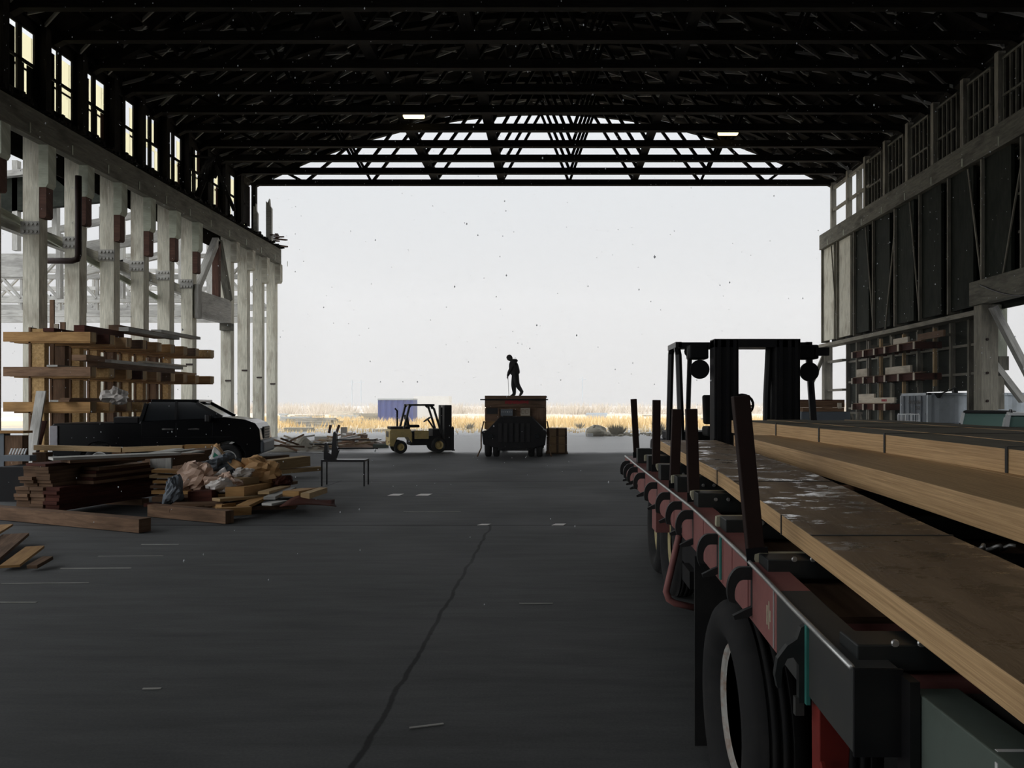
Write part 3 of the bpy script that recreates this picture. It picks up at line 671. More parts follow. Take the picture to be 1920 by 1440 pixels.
ub=[(PX(1277,4.95),4.95,1.10),(PX(1270,4.95),4.95,1.0),(PX(1253,4.95),4.95,.75),(PX(1249,4.95),4.95,.69),(PX(1254,4.95),4.95,.64),(PX(1265,4.95),4.95,.615),(PX(1310,4.95),4.95,.58)]
wpart(MB().tube(ub,.022,8),'guard_bar',M['rail'],tl,smooth=True)
wpart(MB().bb(.95,1.6,5.3,5.6,.62,.74),'step_plate',M['blackm'],tl); wpart(MB().bb(1.0,1.12,5.0,5.9,.7,1.12),'equipment_box',M['blackm'],tl)
wpart(MB().bb(.84,.95,6.2,6.45,.86,1.12),'rail_bracket',M['rail'],tl)
lg=MB().prism([(.80,.99),(.90,.99),(.86,.2),(.805,.2)],'y',2.30,2.37); wpart(lg,'support_leg',M['redp'],tl,label='bright red support leg under the rail',bevel=.004)
wpart(MB().cyl((.795,2.27,.83),(.805,2.27,.83),.012,8),'leg_bolt',M['redp'],tl)

# timber on the bunks
strip(.97,1.50,yy(1.05,7.0,20),zs,.083).build('veneer_slab',[M['lvl']],label='rain-wet weathered laminated panel lying nearest on the trailer, spotted with puddles',cat='timber panel',group=None,bevel=.003)
tp=bpy.data.objects['veneer_slab']; tp.data.materials.append(M['wet'])
for p in tp.data.polygons:
    if p.normal.z>.8: p.material_index=1
fx=interp([(0,0),(10,0)])
strip(1.68,2.21,yy(1.4,7.1,16),zm,.125).build('timber_beam',M['lvl'],label='thick laminated timber beside the wet panel, across the black gap',cat='timber beam',group='laminated timbers under the top layer',bevel=.003)
strip(2.22,2.95,yy(1.4,7.2,16),zm,.125).build('timber_beam',M['lvl'],label='second thick laminated timber, half under the top layer',cat='timber beam',group='laminated timbers under the top layer',bevel=.003)
strip(2.96,3.5,yy(1.4,7.2,8),zm,.125).build('timber_beam',M['lvl'],label='laminated timber hidden under the right of the top layer',cat='timber beam',group='laminated timbers under the top layer')
for y in (2.2,4.3,6.6): MB().bb(1.62,3.4,y,y+.09,zs(y),zm(y)-.002).build('dunnage_block',M['old'],label='dark dunnage strip under the thick timbers, %s from the near end'%ORD[(2.2,4.3,6.6).index(y)],cat='wood strip',group='dunnage strips on the trailer')
M['lvtop']=wood('weathered_timber_face',(.13,.11,.075),(.20,.175,.125),.75,26,.08,.3,.15,(.085,.07,.05))
sk=lambda x:(lambda y:x+2.542-.0707*y-2.28)
xs=[2.28,2.70,3.13,3.55,3.95]
for i in range(4):
    o=strip(sk(xs[i]),sk(xs[i+1]-.006),yy(1.6,8.35+.1*(i%2),16),lambda y,i=i:zu(y)+.003*(i%2),.138).build('timber_beam',[M['lvl'],M['lvtop']],label='top layer timber with strapped weathered face, %s'%('edge board facing the viewer' if i==0 else ORD[i]+' board of the top layer counted from the near edge'),cat='timber beam',group='strapped top layer of timbers',bevel=.003)
    for p in o.data.polygons:
        if p.normal.z>.8: p.material_index=1
for i,y in enumerate((3.82,5.03,6.06,7.0)):
    m=MB(); x0=sk(2.28)(y)-.004; x1=sk(3.95)(y)+.004; z0=zu(y); z1=z0+.147
    m.bb(x0-.003,x0,y,y+.022,z0,z1).bb(x0-.003,x1+.003,y,y+.022,z1,z1+.003).bb(x1,x1+.003,y,y+.022,z0,z1)
    m.build('steel_strap',M['bunk'],label='thin steel strap around the top timbers, %s from the near end'%ORD[i],cat='strap',group='straps around the top timbers')
for i,y in enumerate((2.87,3.24,4.1,4.5)):
    m=MB(); z=zs(y)+.083
    if i in (0,2): m.bb(.97,1.503,y,y+.014,z,z+.003)
    else: m.bb(.967,.97,y,y+.012,z-.083,z+.002)
    m.build('steel_strap',M['bunk'],label='dark strap line on the wet panel, %s from the near end'%ORD[i],cat='strap',group='straps on the wet panel')
ch=[(1.52+.012*i, 2.95+.02*sin(i*1.1), zs(2.95)+.02+.012*sin(i*1.3)) for i in range(22)]
MB().tube(ch,.008,6).build('chain',M['steel'],label='chain in the black gap beside the wet panel',cat='chain',smooth=True)
# ================================================================ machines, vehicles, person
def forklift(label,loc,rz,L=2.1,Wd=1.15,HG=1.85,HM=1.87,mw=.36,gap=.4,rear=.25,front=.3,body='yellow',name='forklift',pz=1.0,gw=None,md=.2,rp=.80,fork=.95,pipe=True,plate=False):
    """forward is +x; rear of the counterweight at x=0, mast just ahead of x=L"""
    gw=gw or Wd
    t=thing(name,label,'forklift',loc,rz); h=Wd/2
    cw=MB(); k=pz/1.0
    pr=[(0.02,.28*k),(0,.45*k),(0,.86*k),(.06,.93*k),(.80,.93*k),(.86,.75*k),(.86,.40*k),(.70,.62*k),(.30,.62*k),(.16,.28*k)]
    cw.prism(pr,'y',-h,h); cw.build('counterweight',M[body],t,bevel=.03)
    MB().bb(.05,.80,-h*.8,h*.8,.93*k,1.02*k).build('hood',M['blackm'],t,bevel=.02)
    MB().bb(-.012,0,-h*.55,h*.55,.62*k,.84*k).build('rear_grille',M['black'],t); 
    for y in (-.7,.7): MB().bb(-.015,0,h*y-.04,h*y+.04,.42*k,.48*k).build('tail_lamp',M['redp'],t)
    ch=MB(); ch.bb(.80,L-.1,-h*.82,h*.82,.30*k,.66*k).bb(.86,1.45,-h*.9,h*.9,.5*k,.84*k).bb(1.45,L-.35,-h*.8,h*.8,.5*k,.60*k).bb(L-.45,L-.1,-h*.8,h*.8,.5*k,.92*k); ch.build('chassis',M['blackm'],t,bevel=.02)
    MB().bb(.95,1.5,-h*.92,-h*.9,.55*k,.86*k).build('side_panel',M[body],t)
    st=MB().bb(.75,1.2,-.24,.24,.98*k,1.08*k); st.obox((.74,0,1.25*k),(.05,0,.0),(0,.22,0),(-.04,0,.22)); st.build('seat',M['rubber'],t,bevel=.03)
    MB().beam((L-.3,0,.9*k),(L-.55,0,1.27*k),.06,.06).build('steering_column',M['black'],t)
    a=Vector((.5,0,.35)).normalized(); rg=[]
    m=MB(); R=.165; cx=Vector((L-.58,0,1.29*k)); u=Vector((0,1,0)); v=Vector((.82,0,.57)) if k<1.2 else Vector((.45,0,.9))
    m.tube([cx+u*R*cos(i*pi/10)+v*R*sin(i*pi/10) for i in range(21)],.018,6,False)
    for q in (0,2.2,4.1): m.tube([cx,cx+u*R*cos(q)+v*R*sin(q)],.012,5)
    m.build('steering_wheel',M['black'],t,smooth=True)
    g=gw/2-.05
    for s in (-1,1):
        MB().tube([(rp-.25,s*g,.95*k),(rp-.05,s*g,HG-.06),(rp,s*g,HG)],.045,6).build('rear_pillar',M['black'],t)
        MB().tube([(L-.12,s*g,.75*k),(L-.42,s*g,HG-.12),(L-.55,s*g,HG)],.045,6).build('front_pillar',M['black'],t)
        MB().beam((rp-.08,s*g,HG+.02),(L-.4,s*g,HG+.02),.08,.07).build('roof_rail',M['black'],t)
        m=MB().lathe([(0,-.05),(.06,-.05),(.075,.02),(0,.02)],(L-.45,s*(g-.15),HG-.07),'x',14); m.build('work_lamp',M['black'],t)
    m=MB()
    for i in range(7):
        x=rp-.02+(L-.45-rp)*i/6; m.bb(x-.02,x+.02,-g,g,HG,HG+.045)
    m.bb(L-.5,L-.4,-g,g,HG-.03,HG+.05); m.build('roof_grille',M['black'],t)
    if pipe: MB().tube([(.42,h*.6,1.0*k),(.42,h*.6,1.62*k),(.33,h*.6,1.72*k)],.035,8).build('exhaust_pipe',M['blackm'],t,smooth=True)
    for s in (-1,1):
        y=s*(gap/2+mw/2)
        MB().bb(L-.02,L+md,y-mw/2,y+mw/2,.08,HM).build('mast_upright',M['blackm'],t,bevel=.012)
        m=MB()
        for q in (-.3,.05,.33): m.bb(L+md,L+md+.02,y+mw*q-.02,y+mw*q+.02,.1,HM-.02)
        m.build('mast_channel',M['black'],t)
        m=MB().bb(L+md+.08,L+md+.13,s*gap/2-.05,s*gap/2+.05,.06,.7*k); m.bb(L+md+.1,L+md+fork,s*gap/2-.06,s*gap/2+.06,.05,.1); m.build('fork',M['blackm'],t)
    MB().bb(L,L+md,-gap/2-mw,gap/2+mw,HM-.1,HM+.0).build('mast_crossbar',M['black'],t)
    MB().bb(L+.05,L+.1,-gap/2,gap/2,.5*k,.75*k).build('mast_plate',M['black'],t)
    m=MB(); ch2=gap/2+mw
    for z in (.25,.55,.85): m.bb(L+md+.02,L+md+.08,-ch2,ch2,z*k,(z+.12)*k)
    for y in (-ch2,-ch2*.4,ch2*.4,ch2): m.bb(L+md+.03,L+md+.07,y-.02,y+.02,.2*k,1.02*k)
    if plate: m.bb(L+md+.02,L+md+.10,-ch2,ch2,.12,.98)
    m.build('carriage',M['blackm'],t)
    for x,r,w in ((.42*max(1,k*.9),rear,.18),(L-.22,front,.24)):
        for s in (-1,1):
            c=(x,s*(h-w/2+.03),r)
            tp=[(r*.55,-w/2+.02),(r*.6,-w/2),(r*.85,-w/2),(r*.96,-w/2+.02),(r,-w/2+.05),(r,w/2-.05),(r*.96,w/2-.02),(r*.85,w/2),(r*.6,w/2),(r*.55,w/2-.02)]
            ti=MB().lathe(tp,c,'y',26,closed=True).build('wheel',M['rubber'],t,smooth=True)
            MB().lathe([(0,s*w*.2),(r*.25,s*w*.25),(r*.3,s*w*.1),(r*.5,s*w*.2),(r*.58,s*w*.42),(r*.56,-s*w*.3)],c,'y',20).build('hub',M['rimy'] if k>1.1 else M[body],ti,smooth=True)
    return t
fk=forklift('yellow and black forklift standing near the open end beside the loaded truck',(PX(729,30.4)+.12,29.6,0),radians(20),L=2.12,Wd=1.1,HG=1.83,HM=1.85,plate=True,fork=.2,md=.26)
for o in fk.children:
    pass
fn=forklift('big black forklift behind the far end of the trailer, mast towards the viewer',(2.50,12.35,0),radians(-90),L=2.75,Wd=1.85,HG=2.65,HM=2.69,mw=.30,gap=.45,rear=.38,front=.45,body='blackm',pz=1.45,gw=1.80,md=.25,rp=1.75,fork=.25,pipe=False)
MB().lathe([(0,-.06),(.09,-.06),(.12,.0),(.12,.03),(0,.03)],(2.72,-.65,2.33),'x',24).build('round_lamp',M['black'],fn)
MB().lathe([(0,-.06),(.09,-.06),(.12,.0),(.12,.03),(0,.03)],(2.72,.72,2.30),'x',24).build('round_lamp',M['black'],fn)
for y in (-.66,.72): MB().bb(2.5,2.75,y-.12,y+.12,2.46,2.64).build('lamp_box',M['blackm'],fn,bevel=.02)
MB().beam((2.66,-.80,1.2),(2.66,-.76,2.6),.06,.05).build('guard_strut',M['black'],fn)
MB().tube([(2.8,.16,1.2),(2.8,.17,2.0),(2.8,.2,2.6)],.045,8).build('lift_cylinder',M['black'],fn)
MB().bb(2.7,2.8,.78,.95,2.5,2.6).build('side_mirror',M['black'],fn)

def vehicle(name,label,cat,loc,rz,L,Wd,low,green,zb,paintm,wheels,r,taper=.28,glass='dglass',frame=None,panes=()):
    """forward is +x, rear bumper at x=0; low and green are side outlines (x, z)"""
    t=thing(name,label,cat,loc,rz); h=Wd/2
    def rnd_(q):
        return q
    MB().prism(low,'y',-h,h,rnd_).build('body',M[paintm],t,bevel=.05,smooth=False)
    tf=lambda q:(q[0],q[1]*(1-taper*(q[2]-zb)),q[2])
    MB().prism(green,'y',-h+.05,h-.05,tf).build('cabin_glass',M[glass],t)
    top=max(p[1] for p in green); xs=[p[0] for p in green if p[1]>top-.06]
    w=(h-.05)*(1-taper*(top-zb))
    MB().bb(min(xs)-.04,max(xs)+.05,-w-.01,w+.01,top-.02,top+.05).build('roof',M[frame or paintm],t,bevel=.02)
    n=len(green)
    for s in (-1,1):
        for i in range(n):
            a,b=green[i],green[(i+1)%n]
            if abs(a[1]-b[1])>.2:
                A=Vector(tf((a[0],s*(h-.05),a[1]))); B=Vector(tf((b[0],s*(h-.05),b[1]))); MB().beam(A,B,.09,.09,(0,1,0)).build('pillar',M[paintm],t)
        for x in panes:
            A=Vector(tf((x,s*(h-.045),zb))); B=Vector(tf((x,s*(h-.045),top))); MB().beam(A,B,.08,.06,(1,0,0)).build('pillar',M[paintm],t)
    for x in wheels:
        for s in (-1,1):
            c=(x,s*(h-.13),r); wd=.26
            tp=[(r*.6,-wd/2+.02),(r*.66,-wd/2),(r*.85,-wd/2),(r*.96,-wd/2+.02),(r,-wd/2+.06),(r,wd/2-.06),(r*.96,wd/2-.02),(r*.85,wd/2),(r*.66,wd/2),(r*.6,wd/2-.02)]
            ti=MB().lathe(tp,c,'y',28,closed=True).build('wheel',M['rubber'],t,smooth=True)
            m=MB().lathe([(0,s*wd*.3),(r*.2,s*wd*.34),(r*.24,s*wd*.2),(r*.52,s*wd*.3),(r*.62,s*wd*.42),(r*.6,-s*wd*.3)],c,'y',24); m.build('rim',M['steel'],ti,smooth=True)
    return t
def arch(cx,r,n=8): return [(cx+r*cos(a),.42+r*sin(a)) for a in [pi-pi*i/n for i in range(n+1)]]
low=[(0,.60)]+[(0,1.36),(.05,1.40),(2.26,1.40),(2.27,1.45),(4.4,1.53),(4.5,1.55),(5.1,1.48),(5.38,1.38),(5.5,1.22),(5.53,.95),(5.53,.6)]+arch(4.62,.5)[::-1]+[(2.6,.5)]+arch(1.2,.5)[::-1]
gr=[(2.27,1.42),(2.40,1.90),(2.55,1.95),(3.45,1.96),(3.75,1.92),(4.45,1.55),(4.4,1.42)]
pk=vehicle('pickup_truck','black crew cab pickup truck parked in front of the timber rack','pickup truck',(-12.58,20.55,0),radians(4),5.55,1.9,low,gr,1.42,'carblk',(1.2,4.62),.42,panes=(3.2,),taper=.22)
pk.location=(-12.82,20.30,0); pk.rotation_euler.z=radians(11); pk.scale=(.905,.93,1)
h=.95
for s in (-1,1):
    MB().bb(-.03,.16,s*h-.06,s*h+.015,.78,1.34).build('tail_light',M['tail'],pk,bevel=.01)
    MB().prism([(5.24,1.12),(5.46,1.10),(5.42,1.30),(5.28,1.32)],'y',s*(h-.16),s*(h-.02)+.0*s).build('headlight',M['headl'],pk,bevel=.01)
    for x in (2.85,3.55): MB().bb(x,x+.3,s*h,s*h+.03,1.22,1.26).build('door_handle',M['chrome'],pk)
    m=MB().bb(4.05,4.2,s*(h+.02),s*(h+.24),1.42,1.62); m.build('side_mirror',M['black'],pk,bevel=.03)
    MB().bb(2.3,4.9,s*h,s*h+.006,1.02,1.035).build('trim_strip',M['blackm'],pk)
    for x in (2.30,3.22,4.2): MB().bb(x,x+.012,s*h,s*h+.004,.62,1.42).build('door_gap',M['black'],pk)
MB().bb(5.30,5.62,-.93,.93,.58,.92).build('front_bumper',M['contd'],pk,bevel=.06)
MB().bb(-.14,.05,-.9,.9,.55,.78).build('rear_bumper',M['chrome'],pk,bevel=.04)
m=MB().bb(5.50,5.545,-.5,.5,.95,1.28); m.build('grille',M['blackm'],pk,bevel=.01)
m=MB()
for i in range(4): m.bb(5.545,5.555,-.46,.46,.99+.075*i,1.03+.075*i)
m.build('grille_bar',M['black'],pk)
MB().bb(.08,2.22,-.80,.80,1.395,1.405).build('bed_opening',M['black'],pk)
MB().bb(1.55,2.2,-.88,.88,1.39,1.55).build('tool_box',M['blackm'],pk,bevel=.02)
MB().bb(1.5,1.78,-.6,-.2,1.4,1.56).build('bed_crate',M['contd'],pk)

# two white cars near the right doorway, seen over the timber
low=[(0,.45),(0,.9),(.08,1.02),(3.2,1.05),(4.3,.98),(4.45,.75),(4.45,.4)]+arch(3.65,.38)[::-1]+[(2.2,.3)]+arch(.85,.38)[::-1]
low=[(x,z if z!=.42 else .36) for x,z in low]
g1=[(.02,1.02),(.22,1.52),(.5,1.62),(2.3,1.64),(2.55,1.60),(3.25,1.04)]
vehicle('parked_car','white car with a black roof and green tinted windscreen, facing the viewer','car',(14.4,25.3,0),radians(-119.5),4.45,1.68,low,g1,1.02,'white',(.85,3.65),.34,frame='black',glass='gglass',panes=(1.3,),taper=.22)
c2=vehicle('parked_car','white car at the right picture edge with black roof rails, overlapping the black-roofed car','car',(12.6,19.95,0),radians(-119.5),4.45,1.68,low,g1,1.02,'white',(.85,3.65),.34,glass='gglass',panes=(1.3,),taper=.22)
for s in (-1,1): MB().tube([(.6,s*.62,1.70),(.7,s*.62,1.74),(2.1,s*.62,1.74),(2.2,s*.62,1.70)],.025,6).build('roof_rail',M['black'],c2)

# ---- lorry with its load, and the person on top
TX,TY=PX(965,27.6),28.3
tk=thing('flatbed_lorry','dark lorry parked near the open end under a wide plywood load','lorry',(TX,TY,0))
MB().prism([(-1.1,.45),(-1.15,.92),(-.98,.95),(-.5,1.44),(.62,1.44),(1.1,.95),(1.15,.92),(1.1,.42),(.55,.3),(-.55,.3)],'y',-1.1,-.22).build('body',M['blackm'],tk,bevel=.03)
MB().bb(-1.1,1.1,-.25,5.2,.75,.925).build('truck_bed',M['blackm'],tk)
MB().bb(-.56,.56,-1.18,-1.08,.24,.34).build('bumper',M['blackm'],tk,bevel=.02)
m=MB()
for i in range(6): m.bb(-.5+.2*i-.06,-.5+.2*i+.06,-1.13,-1.1,.55,1.2)
m.build('radiator_slats',M['black'],tk)
m=MB()
for s in (-1,1): m.lathe([(0,-.05),(.08,-.05),(.09,.02),(0,.02)],(s*.82,-1.11,.75),'y',16)
m.build('head_lamp',M['dglass'],tk)
for y in (-.62,4.2):
    for x in (-.95,-.66,.60,.89):
        r=.42; w=.22; tp=[(r*.6,-w/2),(r*.88,-w/2),(r*.97,-w/2+.02),(r,-w/2+.05),(r,w/2-.05),(r*.97,w/2-.02),(r*.88,w/2),(r*.6,w/2)]
        ti=MB().lathe(tp,(x,y,r),'x',26,closed=True).build('wheel',M['rubber'],tk,smooth=True)
        MB().lathe([(0,0),(r*.6,-w*.1),(r*.6,w*.1),(0,0.02)],(x,y,r),'x',16).build('rim',M['blackm'],ti)
for s in (-1,1): MB().tube([(s*1.16,-.1,1.25),(s*1.24,-.3,.85),(s*1.22,-.5,.3),(s*1.32,-.9,.03)],.028,6).build('hanging_rope',M['old'],tk)
ld=thing('plywood_load','tall brown plywood box load with red paint smear on the lorry','load',(TX,TY+.05,.93))
ZL=-.93
def lp(name,x0,x1,z0,z1,y0,y1,mat,**k): return MB().bb(x0,x1,y0,y1,z0+ZL,z1+ZL).build(name,M[mat],ld,**k)
lp('top_board',-1.13,1.12,1.78,2.165,-.10,-.06,'old')
lp('load_box',-1.10,1.09,.94,2.16,.0,4.9,'old')
lp('top_deck',-1.14,1.13,2.165,2.2,.0,4.95,'old')
lp('corner_board',-1.14,-.62,.96,1.25,-.09,-.02,'ply'); lp('corner_board',.75,1.13,.96,1.75,-.09,-.02,'old'); lp('side_board',-1.13,-.6,1.26,1.74,-.07,-.02,'old')
lp('dark_opening',-1.07,-.66,1.52,1.74,-.085,-.07,'black',label='dark opening'); 
lp('crossbar',-1.29,1.2,2.03,2.075,-.2,-.15,'blackm')
sm=MB(); random.seed(3)
for i in range(14): x=-.35+.8*i/13; sm.bb(x-.04,x+.03,-.104,-.10,1.90+ZL+random.uniform(-.02,.03),2.02+ZL+random.uniform(-.03,.02))
sm.build('red_smear',M['redm'],ld,label='red painted smear')
pn=lp('meter_panel',-.54,-.1,1.46,1.70,-.2,-.06,'contd')
m=MB()
for i in range(6): m.lathe([(0,-.01),(.016+.008*(i==3),-.01),(.016+.008*(i==3),0),(0,0)],(-.49+.067*i,-.2,1.6+ZL),'y',10)
m.build('dial',M['whitem'],pn)
sg=lp('notice_board',.19,.53,1.46,1.74,-.14,-.10,'pbd',label='pale notice board')
m=MB()
for x,z,w,hh in ((.27,1.6,.1,.14),(.42,1.6,.1,.14)): m.bb(x-w/2,x+w/2,-.143,-.14,z-hh/2+ZL,z-hh/2+.012+ZL).bb(x-w/2,x+w/2,-.143,-.14,z+hh/2+ZL,z+hh/2+.012+ZL).bb(x-w/2,x-w/2+.012,-.143,-.14,z-hh/2+ZL,z+hh/2+ZL).bb(x+w/2-.012,x+w/2,-.143,-.14,z-hh/2+ZL,z+hh/2+ZL)
m.build('notice_print',M['old'],sg)
lp('pipe_strap',-.50,-.46,1.1,1.46,-.12,-.08,'steel')
for i,(x0,x1,z0,z1,l) in enumerate(((1.18,1.86,.2,.49,'bottom'),(1.2,1.90,.50,.70,'middle'),(1.18,1.82,.71,.93,'top'))):
    z=(0,.31,.62)[i]
    t=thing('plywood_crate','brown plywood crate stacked right of the lorry, %s of three'%l,'crate',(TX+1.55,TY+1.3,.05+z*1.0),group='crates beside the lorry')
    MB().bb(-.42+.04*i%.05,.36,-.5,.5,0,.30).build('crate_body',M['lvl'],t); m=MB()
    for x in (-.38,0,.32): m.bb(x-.04,x+.04,-.52,-.5,0,.30)
    m.build('batten',M['old'],t)
MB().bb(TX+1.1,TX+1.95,TY+.8,TY+1.8,0,.05).build('pallet_board',M['old'],label='low pallet board under the crates right of the lorry',cat='pallet')

def skin(name,pts,edges,mat,par,sub=2,root=0):
    """body grown round a skeleton: pts = (position, rx, ry)"""
    me=bpy.data.meshes.new(name); me.from_pydata([p[0] for p in pts],edges,[]); o=bpy.data.objects.new(name,me); C.objects.link(o); o.parent=par
    sk_=o.modifiers.new('skin','SKIN'); sk_.use_smooth_shade=True
    for i,p in enumerate(pts):
        d=me.skin_vertices[0].data[i]; d.radius=(p[1],p[2] if len(p)>2 else p[1]); d.use_root=(i==root)
    s=o.modifiers.new('sub','SUBSURF'); s.levels=s.render_levels=sub
    me.materials.append(mat); return o
px0=PX(964,31.4)
pr=thing('person','person in dark hooded jacket stooping on the lorry load, holding a pole','person',(px0,31.4,2.205))
HL=[(.055,0,.86),(.02,.09,.83),(-.03,.10,.45),(.01,.10,.08),(-.10,.10,.035),(.07,-.09,.83),(.13,-.10,.46),(.33,-.10,.17),(.25,-.10,.05),(.03,0,1.02),(-.02,0,1.22),(-.055,0,1.38),(-.10,0,1.47),(-.19,0,1.54),(-.24,0,1.60),
    (-.05,.17,1.36),(-.16,.21,1.08),(-.26,.10,.84),(-.28,.07,.77),(-.03,-.17,1.36),(-.14,-.21,1.09),(-.25,-.06,.92),(-.27,-.02,.85)]
RD=[.165,.145,.11,.08,.055,.145,.11,.08,.055,.14,.15,.13,.058,.085,.06,.075,.052,.036,.03,.075,.052,.036,.03]
ED=[(0,1),(1,2),(2,3),(3,4),(0,5),(5,6),(6,7),(7,8),(0,9),(9,10),(10,11),(11,12),(12,13),(13,14),(11,15),(15,16),(16,17),(17,18),(11,19),(19,20),(20,21),(21,22)]
pts=[(Vector(p),r) for p,r in zip(HL,RD)]
for hi,sy in ((18,1),(22,-1)):
    b=Vector(HL[hi])
    for j,(dy,ln) in enumerate(((.025,.055),(.009,.065),(-.008,.06),(-.024,.05))):
        k=len(pts); q=b+Vector((-.012,dy*.8,-.03)); pts+=[(q,.010),(q+Vector((.02,-dy*.3,-ln*.5)),.0095),(q+Vector((.036,-dy*.4,-ln*.35)),.008)]; ED+=[(hi,k),(k,k+1),(k+1,k+2)]
    k=len(pts); q=b+Vector((.02,0,-.005)); pts+=[(q,.011),(q+Vector((.02,-sy*.015,-.03)),.009)]; ED+=[(hi,k),(k,k+1)]
skin('body',pts,ED,M['cloth'],pr,2)
M['jack']=paint('dark_jacket',(.022,.02,.022),.85,0,.15,.4,(.035,.03,.028),8)
jp=[(Vector(HL[0])+Vector((0,0,-.02)),.22,.22),(Vector(HL[9]),.22,.22),(Vector(HL[10]),.235,.23),(Vector(HL[11]),.20,.20),(Vector((-.06,0,1.47)),.12,.13),
    (Vector(HL[15]),.10,.10),(Vector(HL[16]),.075,.075),(Vector(HL[17]),.05,.05),(Vector(HL[19]),.10,.10),(Vector(HL[20]),.075,.075),(Vector(HL[21]),.05,.05),(Vector((.11,0,1.0)),.09,.1)]
skin('hooded_jacket',jp,[(0,1),(1,2),(2,3),(3,4),(3,5),(5,6),(6,7),(3,8),(8,9),(9,10)],M['jack'],pr,2)
fc=MB().lathe([(0,-.10),(.05,-.085),(.078,-.03),(.085,.02),(.075,.07),(.045,.10),(0,.115)],(0,0,0),'z',16)
R=Matrix.Rotation(radians(35),3,'Y')@Matrix.Identity(3)
fc.v=[tuple(Matrix.Rotation(radians(-35),3,'Y')@Vector(v)+Vector((-.205,0,1.555))) for v in fc.v]; fc.build('head',M['skin'],pr,smooth=True)
m=MB(); F=lambda v: tuple(Matrix.Rotation(radians(-35),3,'Y')@Vector(v)+Vector((-.205,0,1.555)))
nz=MB().add([(-.082,-.012,.03),(-.082,.012,.03),(-.078,.02,-.02),(-.078,-.02,-.02),(-.112,0,-.015)],[(0,1,4),(1,2,4),(2,3,4),(3,0,4)]); nz.v=[F(v) for v in nz.v]; nz.build('nose',M['skin'],pr)
for s in (-1,1):
    e_=MB().lathe([(0,-.01),(.011,0),(0,.01)],(-.075,s*.03,.032),'x',8); e_.v=[F(v) for v in e_.v]; e_.build('eye',M['black'],pr)
mo=MB().bb(-.082,-.074,-.022,.022,-.052,-.045); mo.v=[F(v) for v in mo.v]; mo.build('mouth',M['redm'],pr)
hd=MB().grid(lambda u,v:((-.235+.045)+.105*cos(pi*.15+1.25*pi*u)*-1*(.55+.45*sin(pi*v)), .10*cos(pi*v), 1.575+.115*sin(pi*.02+pi*.98*u*.9)*(.6+.4*sin(pi*v))),10,8)
hd=MB().lathe([(.07,-.12),(.112,-.05),(.12,.02),(.104,.085),(.06,.125),(0,.138)],(0,0,0),'z',18)
hd.v=[F((v[0]*1.0+.025,v[1],v[2])) for v in hd.v]; hd.build('hood',M['jack'],pr,smooth=True)
bk=MB().lathe([(0,-.07),(.1,-.06),(.15,0),(.1,.07),(0,.08)],(.01,0,1.45),'z',14); bk.build('hood_fold',M['jack'],pr,smooth=True)
for (a,b_,c_) in ((HL[3],HL[4],.06),(HL[7],HL[8],.06)):
    A=Vector(a);B=Vector(b_); d=(B-A).normalized()
    skin('boot',[(A+Vector((0,0,.07)),.062),(A-d*.02+Vector((0,0,-.01)),.06),(B,.05),(B+d*.07,.04)],[(0,1),(1,2),(2,3)],M['black'],pr,2)
pole=MB().tube([(px0-.255,31.43,3.06),(px0-.215,31.43,2.18)],.010,8).build('pole',M['white'],label='long thin pale pole held upright by the person on the lorry',cat='pole')
pole.location.z=2.205
# ================================================================ left: timber rack, heaps, bench
rk=thing('cantilever_rack','home-made timber rack with three tiers of arms standing before the left columns','timber rack',(-14.2,24.9,0))
am=['ply','ply','old','osb','ply','red','lvl','old','ply']
random.seed(11)
FY=[21.4+.89*i for i in range(9)]
for i,Y in enumerate(FY):
    wpart(MB().bb(-14.45,-14.08 if i<2 else -14.2,Y-.10,Y+.10,0,3.98),'rack_post',M['osb'] if i%3!=1 else M['old'],rk)
    wpart(MB().bb(-14.50,-14.44,Y-.13,Y+.13,0,4.02+.1*(i%2)),'post_edge',M['old'],rk)
    for j,(z0,z1) in enumerate(((1.68,1.95),(2.66,2.92),(3.62,3.89))):
        xr=-12.77+(.15 if i==8 else 0)
        a=wpart(MB().bb(-15.18 if i in(0,8) or j else -14.7,xr,Y-.16,Y-.10,z0,z1),'rack_arm',M[am[(i+j*2)%9]] ,rk)
        wpart(MB().bb(-15.18 if i in(0,8) or j else -14.7,xr,Y+.10,Y+.16,z0,z1),'rack_arm',M[am[(i+j)%9]],rk)
        wpart(MB().bb(-14.9,xr-.02,Y-.13,Y+.13,z0-.04,z0),'arm_flange',M['ply'],a); wpart(MB().bb(xr-.06,xr+.002,Y-.1,Y+.1,z0,z1),'end_block',M['yel'],a)
def board(p,q,w,h,mat,label,cat='board',group=None,name='board',up=(0,0,1)):
    return MB().beam(p,q,w,h,up).build(name,M[mat],label=label,cat=cat,group=group)
TZ=[1.953,2.923,3.893]; POS=('lowest','middle','top')
